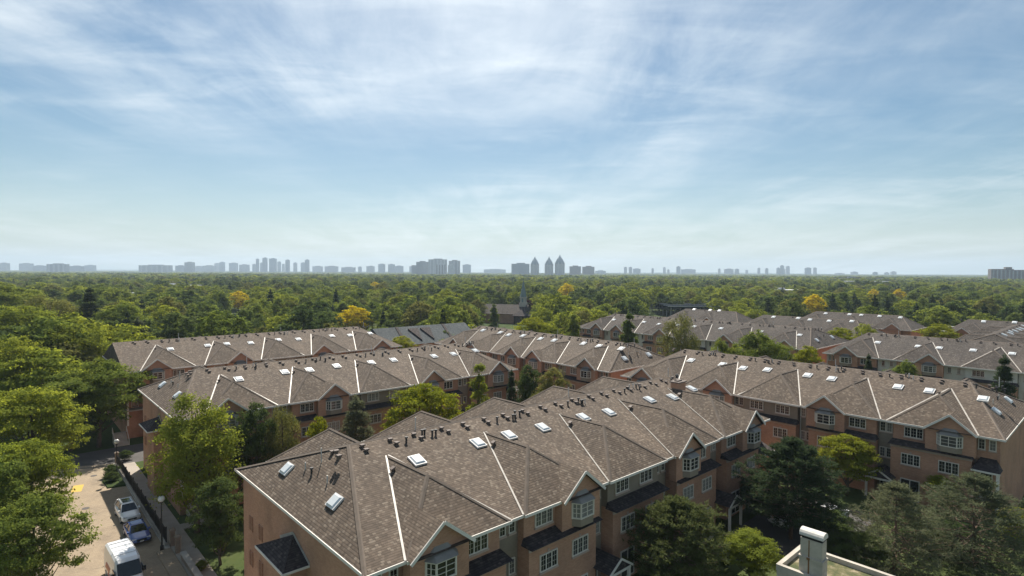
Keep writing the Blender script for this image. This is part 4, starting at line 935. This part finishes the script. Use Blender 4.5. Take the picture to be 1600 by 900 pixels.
ci = ng.nodes.new('GeometryNodeCollectionInfo'); ci.inputs['Collection'].default_value = pc; ci.inputs['Separate Children'].default_value = True; ci.inputs['Reset Children'].default_value = True
ip = ng.nodes.new('GeometryNodeInstanceOnPoints'); ip.inputs['Pick Instance'].default_value = True
def attr(n, ty): a = ng.nodes.new('GeometryNodeInputNamedAttribute'); a.data_type = ty; a.inputs['Name'].default_value = n; return a
ak, as_, ar_ = attr('kind', 'INT'), attr('size', 'FLOAT_VECTOR'), attr('turn', 'FLOAT_VECTOR')
ng.links.new(gi.outputs[0], ip.inputs['Points']); ng.links.new(ci.outputs[0], ip.inputs['Instance']); ng.links.new(ak.outputs[0], ip.inputs['Instance Index'])
e2r = ng.nodes.new('FunctionNodeEulerToRotation'); ng.links.new(ar_.outputs[0], e2r.inputs[0]); ng.links.new(e2r.outputs[0], ip.inputs['Rotation']); ng.links.new(as_.outputs[0], ip.inputs['Scale']); ng.links.new(ip.outputs[0], go_.inputs[0])
md = fo.modifiers.new('scatter', 'NODES'); md.node_group = ng

# ================================================================== the skyline
def tower_mat(name, wallc, glassc, fw=3.2, fh=3.1):
    def f(t, b):
        uv = N(t, 'ShaderNodeUVMap'); br = N(t, 'ShaderNodeTexBrick', offset=0.0); LK(t, uv, 0, br, 'Vector')
        br.inputs['Color1'].default_value = (*glassc, 1); br.inputs['Color2'].default_value = (*[x * 1.4 for x in glassc], 1); br.inputs['Mortar'].default_value = (*wallc, 1)
        br.inputs['Scale'].default_value = 1; br.inputs['Brick Width'].default_value = fw; br.inputs['Row Height'].default_value = fh; br.inputs['Mortar Size'].default_value = 0.75
        LK(t, br, 0, b, 'Base Color')
    return mat(name, wallc, 0.6, build=f)
tm = [tower_mat('tower_pale', (.42, .42, .41), (.16, .18, .20)), tower_mat('tower_grey', (.26, .26, .26), (.10, .12, .14)), tower_mat('tower_glass', (.20, .24, .27), (.10, .14, .17), 4, 3.1), tower_mat('tower_brown', (.22, .18, .15), (.09, .09, .10)), tower_mat('tower_white', (.55, .55, .53), (.22, .24, .26))]
def tower(u0, u1, v, d, m, label=None, group=None, depth=None, rz=0.0, ribs=0, steps=None, name='tower_block'):
    u = (u0 + u1) / 2; hz = 420.75 + u / 1600 * 7.75; h = CAM_H + (hz - v) / F_PX * d; w = (u1 - u0) / F_PX * d; dp = depth or min(max(18, w * .6), 30)
    e = empty(name, px(u, d), rz); tag(e, label, 'tower block', group)
    hb_ = h - 4.5 if w > 14 else h - 3
    q = MB(); q.box(-w / 2, w / 2, -dp / 2, dp / 2, -.2, hb_); q.build('body', tm[m], e)
    q = MB(); q.box(-w * .22, w * .26, -dp * .25, dp * .25, hb_ + .003, h); q.build('penthouse', tm[m], e)
    for k in range(ribs):
        x = -w / 2 + w * (k + .5) / ribs; q = MB(); q.box(x - w / ribs * .18, x + w / ribs * .18, -dp / 2 - 1.4, -dp / 2 + .1, -.2, hb_ - 1); q.build('balcony_stack', tm[(m + 4) % 5], e)
    for (a, b, hh) in (steps or []):
        q = MB(); q.box(-w / 2 + w * a, -w / 2 + w * b, -dp / 2 - 2, dp / 2 + 2, -.2, h * hh); q.build('wing', tm[m], e)
    return e
GS = 'hazy towers on the far skyline'; LS = 'small hazy blue tower far off on the skyline'
LOWS = 'low hazy block on the far horizon'; GL = 'low blocks on the far horizon'
tower(76, 106, 411.6, 3600, 1, 'wide dark slab block on the horizon at far left', ribs=4)
tower(219, 268, 413.6, 3900, 0, 'long pale slab block on the horizon at left', ribs=6)
tower(290, 303, 409, 4300, 1, 'stepped narrow tower right of the long pale slab')
for a, b, v in ((0, 13.6, 411), (32, 51, 411.6), (53, 72, 415), (110, 130, 415.6), (134, 149, 414.5), (275.6, 289, 415), (303.5, 318, 416), (318, 336, 415), (375, 389, 413.6), (489, 504, 416), (508, 528, 416), (534, 555, 417.6), (560, 565, 417), (573, 585, 416), (617, 630, 415.6), (640, 650, 416), (756, 790, 421), (930, 946, 423), (989, 1000, 420), (1064, 1086, 421), (1132, 1145, 420.4), (1148, 1154, 420.5), (1305, 1318, 427), (1330, 1339, 425), (1364, 1370, 425.5), (1382, 1388, 426)):
    tower(a, b, v - .6, 4600 + (a * 37 % 11) * 90, int(a) % 3, 'low hazy block on the far horizon ' + ('at far left' if a < 150 else 'at left' if a < 380 else 'between the tower clusters' if a < 780 else 'right of center' if a < 1200 else 'at right'), GL)
for a, b, v in ((336, 344, 411), (344, 351, 409), (359, 371, 410.4), (395, 400, 412.4), (407, 411, 410), (434, 438.6, 408.4), (441, 445, 412), (459, 464, 410), (470.6, 477, 410), (975, 979, 417), (982.4, 987.2, 417), (1018, 1021, 419), (1036, 1039.6, 417.4), (1042.4, 1045.6, 421), (1122, 1125, 419.6), (1165, 1168, 421.6), (1183.6, 1187, 418.4), (1195.6, 1199.6, 419), (1224, 1226, 420), (1228, 1233, 415.7), (1270.7, 1275, 418), (1392, 1399, 424)):
    tower(a, b, v, 5000 + (a * 53 % 13) * 60, int(a) % 3, 'small hazy blue tower on the far skyline ' + ('left of the tall left cluster' if a < 380 else 'within the tall left cluster' if a < 600 else 'right of center' if a < 1100 else 'at right'), GS)
for a, b, v, lab in ((400.6, 404.4, 404, 'thin tower at the left of the cluster of tall towers'), (411, 417.4, 402.4, 'tallest narrow tower in the left cluster of towers'), (421.6, 431.6, 403.4, 'broad tall tower in the middle of the left cluster'), (446.6, 452.4, 405.6, 'tower with a flat top right of the broad tall one in the left cluster'), (477, 483, 405.4, 'last tall tower at the right of the left cluster'),
        (591.6, 601.4, 412, 'dark block left of a twin between the two clusters'), (607, 616.4, 412.4, 'dark block right of its twin between the two clusters'), (723, 735.6, 413, 'pale block just right of the central slab cluster'), (890, 907, 415, 'brown block right of the three pointed towers'), (910, 928, 415.6, 'brown slab with a small penthouse right of the three pointed towers'),
        (1057, 1062.4, 416, 'lone tower on the horizon right of center'), (1213.6, 1217.6, 418.2, 'small tower left of the twin towers at right'), (1219, 1224, 414.5, 'taller of the twin towers at right'), (1258, 1266, 418, 'broad pale tower right of the twin towers')):
    tower(a, b, v, 3000 if 880 < a < 930 else 4800, 3 if 880 < a < 930 else 2, lab)
tower(651, 669, 408, 3050, 1, 'dark stepped slab at the left of the central cluster', steps=[(-.4, .2, .72), (.1, .6, .85)])
tower(670, 698, 404.2, 3000, 0, 'largest pale slab in the central cluster', ribs=5)
tower(681, 698, 412, 2800, 4, 'low white block in front of the largest central slab', ribs=4)
tower(701.6, 718.4, 406.4, 3050, 1, 'grey tower at the right of the central cluster', ribs=3)
tower(700, 709, 413, 2800, 4, 'small white block before the grey tower in the central cluster')
tower(799, 827, 411, 2900, 2, 'glass slab left of the three pointed towers', steps=[(.25, .5, .88)])
for u, v, w, lab in ((835.4, 400.5, 13.4, 'left of the three towers with pointed glass crowns'), (857.6, 400.5, 13.4, 'middle of the three towers with pointed glass crowns'), (874.4, 397.5, 15.4, 'tallest and rightmost of the three towers with pointed glass crowns')):
    d = 2650; h = CAM_H + (424.6 - v) / F_PX * d; r_ = w / 2 / F_PX * d; e = empty('crowned_tower', px(u, d), R(22.5)); tag(e, lab, 'tower block')
    q = MB(); q.tube([(0, 0, -.2), (0, 0, h * .60)], [r_, r_], 8); q.build('body', tm[0], e)
    q = MB(); q.tube([(0, 0, h * .602), (0, 0, h * .70), (0, 0, h * .80), (0, 0, h * .90), (0, 0, h)], [r_ * .97, r_ * .86, r_ * .60, r_ * .22, .2], 8); q.build('glass_crown', tm[2], e)
    for k in range(8):
        a = PI / 4 * k; q = MB(); q.bar((math.cos(a) * r_, math.sin(a) * r_, 0), (math.cos(a) * r_, math.sin(a) * r_, h * .66), 1.6, 1.6, (1, 0, 0)); q.build('pier', tm[4], e)
# nearer apartment block at the right edge
ab = empty('apartment_block', px(1574, 1320), R(-20)); tag(ab, 'brown grey ribbed apartment block standing above the trees at the right edge', 'apartment block')
W_ = 46 / F_PX * 1320
for k, (a, b, top) in enumerate(((-.5, .12, 38.5), (.12, .42, 36.5), (.42, .58, 33))):
    q = MB(); q.box(W_ * a, W_ * b - .05, -9 + k * 1.2, 9 + k * 1.2, -.2, top); q.build('wing', tm[3], ab)
q = MB(); q.box(-6, 6, -5, 5, 38.503, 43); q.build('penthouse', tm[3], ab)
for k in range(8):
    x = -W_ / 2 + 2.5 + k * (W_ * 0.88) / 8; q = MB(); q.box(x, x + 2.6, -10.4 + (1.2 if k > 4 else 0), -8.9 + (1.2 if k > 4 else 0), -.2, 36 if k < 5 else 34.5); q.build('balcony_stack', tm[0], ab)

# ================================================================== street things on the left
m_iron = mat('black_iron', (.018, .018, .018), 0.5)
m_globe = mat('white_globe', (.72, .72, .70), 0.35)
m_rubber = mat('tyre_rubber', (.02, .02, .02), 0.9)
m_carglass = mat('car_glass', (.012, .016, .018), 0.05, 0.0, 0.7)
m_lamp = mat('lamp_lens', (.55, .56, .58), 0.15)
m_plate = mat('number_plate', (.6, .62, .6), 0.5)
def lamp_post(s, t, h, label):
    e = empty('lamp_post', W(s, t, 0)); tag(e, label, 'lamp post', 'lamp posts')
    q = MB(); q.cyl((0, 0), .16, 0, .5, 10); q.cyl((0, 0), .07, .5, h - .55, 10, .05); q.cyl((0, 0), .13, h - .55, h - .42, 10); q.build('post', m_iron, e)
    q = MB(); q.ball((0, 0, h - .15), .30, 12, 8); q.build('globe', m_globe, e, smooth=True)
    q = MB(); q.cyl((0, 0), .10, h + .12, h + .26, 8, .03); q.build('finial', m_iron, e)
lamp_post(11.5, 62.6, 5.2, 'black lamp post with a white globe beside the blue sedan and the gate')
lamp_post(11.3, 88.2, 5.0, 'black lamp post with a white globe at the far end of the fence')
fe = empty('iron_fence', W(12.0, 0, 0), ANG); tag(fe, 'black iron fence on a low stone kerb between drive and sidewalk', 'fence')
q = MB(); q.box(-.14, .14, 63.2, 94.0, 0, .42); q.build('kerb_wall', m_concrete, fe)
bar_ = MB(); bar_.box(-.012, .012, -.012, .012, .40, 1.75); BM = bar_.mesh('bar', m_iron)
for z in (.55, 1.6): q = MB(); q.box(-.02, .02, 63.3, 93.9, z, z + .05); q.build('rail', m_iron, fe)
for k in range(218): link('bar', BM, fe, (0, 63.4 + k * .14, 0))
pst = MB(); pst.box(-.05, .05, -.05, .05, .40, 1.95); PM = pst.mesh('post', m_iron)
for k in range(13): link('post', PM, fe, (0, 63.3 + k * 2.54, 0))
m_rwall = mat('tan_stone', (.22, .18, .14), .9, build=weather((.22, .175, .135), .25, 1.2))
pier = MB(); pier.box(-.2, .2, -.2, .2, 0, 1.55); pier.box(-.25, .25, -.25, .25, 1.55, 1.70); PR = pier.mesh('gate_pier', m_rwall)
for s_, t_, lab in ((12.45, 62.9, 'stone gate pier at the near end of the iron fence'), (12.5, 60.9, 'stone gate pier beside the brick walk, across from the fence end'), (12.1, 94.6, 'stone gate pier at the far end of the iron fence')):
    e = empty('gate_pier', W(s_, t_, 0), ANG); tag(e, lab, 'pier', 'gate piers'); link('shaft', PR, e); q = MB(); q.add([(-.26, -.26, 1.705), (.26, -.26, 1.705), (.26, .26, 1.705), (-.26, .26, 1.705), (0, 0, 1.9)], [(0, 1, 4), (1, 2, 4), (2, 3, 4), (3, 0, 4)]); q.build('cap', m_rwall, e)
rw = empty('retaining_wall', W(12.6, 46, 0), ANG); tag(rw, 'low stone retaining wall beside the brick walk at the bottom left', 'wall')
q = MB(); q.box(-.18, .18, 0, 13.4, 0, .65); q.build('wall', m_rwall, rw); q = MB(); q.box(-.25, .25, -.05, 13.45, .653, .75); q.build('coping', m_concrete, rw)
bo = empty('bollard', W(12.9, 61.6, .12)); tag(bo, 'short white bollard on the sidewalk by the gate piers', 'bollard'); q = MB(); q.cyl((0, 0), .06, 0, 1.0, 8); q.build('post', m_white, bo); q = MB(); q.ball((0, 0, 1.03), .08, 8, 6); q.build('cap', m_white, bo)
# stairs up to the second row's corner door
sx_ = empty('stairs', W(15.2, 67.65, 0.12), ANG); tag(sx_, 'concrete stairs with side rails up to the second row\'s corner entrance', 'stairs')
for k in range(7): q = MB(); q.box(0, 1.9, k * .27, 2.2, k * .17 + .002, (k + 1) * .17); q.build('step', m_concrete, sx_)
for s_ in (-.06, 1.96): q = MB(); q.bar((s_, .05, .85), (s_, 1.95, 2.05), .05, .05); q.bar((s_, .05, 0), (s_, .05, .9), .05, .05, (0, 1, 0)); q.bar((s_, 1.9, 1.1), (s_, 1.9, 2.05), .05, .05, (0, 1, 0)); q.build('handrail', m_iron, sx_)
# entrance stairs at the far left row
sy_ = empty('stairs', W(13.2, 104.2, 0), ANG); tag(sy_, 'shaded entrance stairs with white rails at the far left row', 'stairs')
for k in range(9): q = MB(); q.box(0, 1.7, k * .28, 2.9, k * .17 + .002, (k + 1) * .17); q.build('step', m_concrete, sy_)
for s_ in (-.05, 1.75): q = MB(); q.bar((s_, 0, .9), (s_, 2.5, 2.45), .07, .07); q.bar((s_, 0, 0), (s_, 0, .95), .07, .07, (0, 1, 0)); q.bar((s_, 2.45, 1.5), (s_, 2.45, 2.45), .07, .07, (0, 1, 0)); q.build('handrail', m_trim, sy_)

def ring(x, zl, zm, zh, hw, ht): return [(x, -hw, zl + .12), (x, -hw * .86, zl), (x, hw * .86, zl), (x, hw, zl + .12), (x, hw * 1.0, zm), (x, ht, zh), (x, ht * .6, zh + .02), (x, -ht * .6, zh + .02), (x, -ht, zh), (x, -hw * 1.0, zm)]
def loft(rings):
    q = MB(); n = len(rings[0])
    for r_ in rings: q.v += r_
    for i in range(len(rings) - 1):
        for j in range(n): q.f.append((i * n + j, i * n + (j + 1) % n, (i + 1) * n + (j + 1) % n, (i + 1) * n + j))
    q.f.append(tuple(range(n - 1, -1, -1))); q.f.append(tuple((len(rings) - 1) * n + j for j in range(n))); return q
def car(name, label, s, t, paint, suv, turn=0.0, z=0.0, cat='car', forward=None):
    """x runs from the tail to the nose; the nose points down the drive"""
    e = empty(name, W(s, t, z), (ANG - PI / 2 if forward is None else forward) + turn); tag(e, label, cat)
    H, bl = (1.66, 1.02) if suv else (1.44, .88)
    bd = loft([ring(-2.28, .38, .62, bl - .12, .74, .66), ring(-2.15, .26, .62, bl - .02, .86, .78), ring(-1.4, .22, .62, bl, .92, .82), ring(-.3, .22, .62, bl, .92, .83), ring(.75, .22, .62, bl - .01, .92, .82),
               ring(1.25, .22, .60, bl - .06, .91, .78), ring(1.85, .24, .58, bl - .16, .88, .70), ring(2.15, .28, .55, bl - .26, .80, .60), ring(2.30, .34, .52, bl - .36, .66, .5)])
    b = bd.build('body', paint, e, smooth=True)
    xr, xf = (-2.05, 1.05) if suv else (-1.75, 1.0); tr, tf = (-1.75, .30) if suv else (-.95, .22)
    gl = MB(); gl.add([(xr, -.80, bl - .02), (xf, -.78, bl - .05), (xf, .78, bl - .05), (xr, .80, bl - .02), (tr, -.60, H - .07), (tf, -.58, H - .06), (tf, .58, H - .06), (tr, .60, H - .07)], [(0, 1, 5, 4), (1, 2, 6, 5), (2, 3, 7, 6), (3, 0, 4, 7), (4, 5, 6, 7)])
    gl.build('windows', m_carglass, e)
    rf = MB(); rf.add([(tr - .05, -.61, H - .075), (tf + .04, -.59, H - .068), (tf + .04, .59, H - .068), (tr - .05, .61, H - .075), (tr + .1, -.48, H), (tf - .12, -.47, H), (tf - .12, .47, H), (tr + .1, .48, H)], [(0, 1, 5, 4), (1, 2, 6, 5), (2, 3, 7, 6), (3, 0, 4, 7), (4, 5, 6, 7), (3, 2, 1, 0)])
    ro = rf.build('roof', paint, e)
    if suv:
        q = MB(); q.box(tr + .45, tf - .3, -.40, .40, H + .002, H + .012); q.build('sunroof', m_carglass, ro)
        for y in (-.53, .53): q = MB(); q.bar((tr + .1, y, H + .03), (tf - .25, y, H + .03), .04, .05); q.build('roof_rail', m_steel, ro)
    for y in (-1, 1):
        pl = MB(); pl.bar((xf, y * .785, bl - .05), (tf, y * .59, H - .06), .08, .06); pl.bar((xr, y * .805, bl - .02), (tr, y * .61, H - .07), .16, .06); pl.bar((-.45, y * .805, bl - .02), (-.40, y * .61, H - .06), .08, .05); pl.build('pillar', paint, e)
        mr = MB(); mr.box(.70, .88, y * .92 - .09, y * .92 + .09, bl + .0, bl + .16); mr.build('mirror', paint, e)
        q = MB(); q.box(1.92, 2.20, y * .60 - .17, y * .60 + .17, bl - .36, bl - .23); q.build('headlight', m_lamp, e)
        for x in (-1.38, 1.38):
            w_ = MB(); w_.tube([(x, y * .70, .33), (x, y * .93, .33)], [.33, .33], 16); wo_ = w_.build('wheel', m_rubber, e)
            w_ = MB(); w_.tube([(x, y * .925, .33), (x, y * .94, .33)], [.21, .19], 12); w_.build('rim', m_steel, wo_)
    q = MB(); q.box(2.20, 2.31, -.42, .42, .42, .60); q.build('grille', m_dark, e); q = MB(); q.box(2.30, 2.325, -.16, .16, .36, .47); q.build('number_plate', m_plate, e)
    return e
def paint(name, c, r_=.25): 
    m = mat(name, c, r_); m.node_tree.nodes['Principled BSDF'].inputs['Coat Weight'].default_value = .6; return m
car('parked_suv', 'white suv with a dark glass roof parked beside the iron fence', 10.35, 73.7, paint('white_paint', (.72, .73, .74)), True, R(2))
car('parked_sedan', 'blue sedan parked in the shade in front of the white suv', 10.25, 67.5, paint('blue_paint', (.055, .10, .30)), False, R(1))
car('parked_car', 'white car in the court half hidden behind the large dark pine', 57.5, 22.4, paint('white_paint', (.72, .73, .74)), False, R(70), 2.41)
car('parked_car', 'silver car in the court farther behind the large dark pine', 61.5, 20.2, paint('silver_paint', (.45, .47, .48)), False, R(80), 2.41)
# white high-roofed van, bottom edge
vn = empty('white_van', W(7.9, 58.5, 0), ANG - PI / 2 + R(2)); tag(vn, 'white high roofed van with red and orange side graphics at the bottom edge', 'van')
wp = paint('white_paint', (.72, .73, .74))
def vring(x, zl, zh, hw, ht): return [(x, -hw, zl + .2), (x, -hw * .9, zl), (x, hw * .9, zl), (x, hw, zl + .2), (x, hw, zh * .62), (x, ht, zh - .14), (x, ht * .82, zh), (x, -ht * .82, zh), (x, -ht, zh - .14), (x, -hw, zh * .62)]
loft([vring(-2.9, .3, 2.55, 1.0, .90), vring(-2.75, .28, 2.66, 1.02, .93), vring(0, .28, 2.70, 1.02, .93), vring(1.35, .28, 2.62, 1.02, .90), vring(1.62, .28, 2.42, 1.01, .84), vring(2.42, .30, 1.35, .99, .88), vring(2.78, .34, 1.10, .92, .80), vring(2.9, .40, .90, .80, .70)]).build('body', wp, vn)
q = MB(); q.add([(1.64, -.80, 2.36), (2.40, -.86, 1.39), (2.40, .86, 1.39), (1.64, .80, 2.36), (1.70, -.80, 2.40), (2.46, -.86, 1.42), (2.46, .86, 1.42), (1.70, .80, 2.40)], [(4, 5, 6, 7), (0, 3, 2, 1), (0, 1, 5, 4), (1, 2, 6, 5), (2, 3, 7, 6), (3, 0, 4, 7)]); q.build('windscreen', m_carglass, vn)
for x in (-2.2, -1.3, -.4, .5): q = MB(); q.box(x, x + .08, -.72, .72, 2.66, 2.725); q.build('roof_rib', wp, vn)
m_or = mat('orange_graphic', (.50, .11, .03), .4); m_rd = mat('red_graphic', (.34, .03, .03), .4)
for y in (-1, 1):
    q = MB(); q.box(1.1, 2.1, y * 1.03 - .012, y * 1.03 + .012, 1.30, 1.85); q.build('side_window', m_carglass, vn)
    for (x0, x1, z0, z1, m_) in ((-2.2, -.4, .9, 1.25, m_or), (-1.9, -.1, 1.27, 1.55, m_rd), (-1.2, .6, .62, .88, m_rd)):
        q = MB(); yy = y * 1.03; q.add([(x0, yy, z0), (x1, yy, z0), (x1 + .4, yy, z1), (x0 + .4, yy, z1), (x0, yy * .98, z0), (x1, yy * .98, z0), (x1 + .4, yy * .98, z1), (x0 + .4, yy * .98, z1)], [(0, 1, 2, 3), (7, 6, 5, 4), (0, 4, 5, 1), (1, 5, 6, 2), (2, 6, 7, 3), (3, 7, 4, 0)]); q.build('side_graphic', m_, vn)
    q = MB(); q.box(1.75, 1.95, y * 1.15 - .1, y * 1.15 + .1, 1.35, 1.7); q.bar((1.85, y * .98, 1.45), (1.85, y * 1.1, 1.45), .06, .06); q.build('mirror', m_dark, vn)
    q = MB(); q.box(2.72, 2.9, y * .68 - .14, y * .68 + .14, .72, .95); q.build('headlight', m_lamp, vn)
    for x in (-1.8, 1.8):
        w_ = MB(); w_.tube([(x, y * .78, .36), (x, y * 1.03, .36)], [.36, .36], 16); wo_ = w_.build('wheel', m_rubber, vn); w_ = MB(); w_.tube([(x, y * 1.028, .36), (x, y * 1.045, .36)], [.22, .2], 12); w_.build('rim', m_steel, wo_)
for s_, t_, lab in ((7.2, 79.5, 'round iron manhole cover in the sunny middle of the paved drive'), (9.2, 91.5, 'round iron manhole cover near the far lamp post')):
    dc = empty('manhole_cover', W(s_, t_, 0)); tag(dc, lab, 'manhole cover'); q = MB(); q.cyl((0, 0), .36, .002, .014, 20); q.build('rim', m_iron, dc); q = MB(); q.cyl((0, 0), .31, .0142, .018, 20); q.build('lid', mat('cast_iron', (.07, .06, .055), .7), dc)
# painted arrow on the drive
sheet('yellow_marking', [(6.4, 86.4), (7.4, 86.0), (7.9, 88.6), (6.9, 88.9)], 0.010, mat('yellow_road_paint', (.55, .36, .06), .8))

# ================================================================== white service building with chimney, lower right
m_rust = mat('rust_stain', (.20, .095, .035), .9)
ub = empty('service_building', W(41.0, 8.0, 2.25), ANG); tag(ub, 'small white flat roofed service building with mossy roof at the bottom right', 'building')
q = MB(); q.box(0, 4.4, 0, 8.9, 0, 3.55); q.build('wall', m_white, ub)
def moss(t, b):
    n = noise(t, 1.3, 7, .7); r_ = ramp(t, [(.38, (.06, .075, .028)), (.52, (.13, .12, .055)), (.66, (.30, .25, .17))]); LK(t, n, 0, r_, 0); LK(t, r_, 0, b, 'Base Color')
q = MB(); q.box(.26, 4.14, .26, 8.64, 3.553, 3.66); q.build('roof', mat('mossy_gravel', (.15, .14, .08), 1.0, build=moss), ub)
for nm, (a, b, c_, d_) in dict(p1=(-.04, .26, -.04, 8.94), p2=(4.14, 4.44, -.04, 8.94), p3=(.263, 4.137, 8.64, 8.94), p4=(.263, 4.137, -.04, .26)).items():
    q = MB(); q.box(a, b, c_, d_, 3.556, 4.0); q.build('parapet', m_white, ub)
for k in range(3): q = MB(); q.box(-.05, -.003, 1.2 + k * 2.6, 1.9 + k * 2.6, 1.4, 2.2); q.build('louvre', m_dark, ub)
cs = empty('chimney_stack', W(41.75, 14.75, 5.75), ANG); tag(cs, 'white concrete chimney with a rounded cap and a rust streak, on the service building', 'chimney')
q = MB(); q.box(-.45, .45, -.76, .76, 0, 1.55); q.box(-.40, .40, -.71, .71, 1.55, 2.85); q.build('shaft', m_white, cs)
q = MB(); q.box(-.50, .50, -.81, .81, 1.46, 1.62); q.build('band', m_white, cs)
q = MB(); q.box(-.36, .36, -.67, .67, 2.853, 3.05); q.build('vent_slot', m_dark, cs)
q = MB(); n = 8; pr_ = [(-.47, 3.05)] + [(-.47 * math.cos(PI * k / n), 3.09 + .38 * math.sin(PI * k / n)) for k in range(n + 1)] + [(.47, 3.05)]
k0 = [(x, -.78, z) for x, z in pr_]; k1 = [(x, .78, z) for x, z in pr_]; m_ = len(pr_)
q.add(k0 + k1, [tuple(range(m_ - 1, -1, -1)), tuple(range(m_, 2 * m_))] + [(i, (i + 1) % m_, m_ + (i + 1) % m_, m_ + i) for i in range(m_)]); q.build('cap', mat('white_metal_cap', (.58, .56, .51), .6, build=weather((.58, .555, .50), .15, 2.0)), cs)
q = MB(); q.box(-.404, -.401, .10, .18, 1.62, 2.8); q.box(-.504, -.501, .04, .26, 1.46, 1.62); q.box(-.454, -.451, .08, .18, 0.1, 1.46); q.build('rust_stain', m_rust, cs)

# ================================================================== haze
hz = MB(); hz.box(-9300, 9300, -600, 9400, -3.0, 230.0)
vm = bpy.data.materials.new('haze'); vm.use_nodes = True; t = vm.node_tree; t.nodes.clear()
pv = N(t, 'ShaderNodeVolumePrincipled'); pv.inputs['Color'].default_value = (.64, .78, .97, 1); pv.inputs['Density'].default_value = 1.25e-4; pv.inputs['Anisotropy'].default_value = 0.2
o_ = N(t, 'ShaderNodeOutputMaterial'); LK(t, pv, 0, o_, 'Volume')
ho = hz.build('haze', vm); tag(ho, 'thin blue summer haze over the suburb', 'haze', kind='stuff')
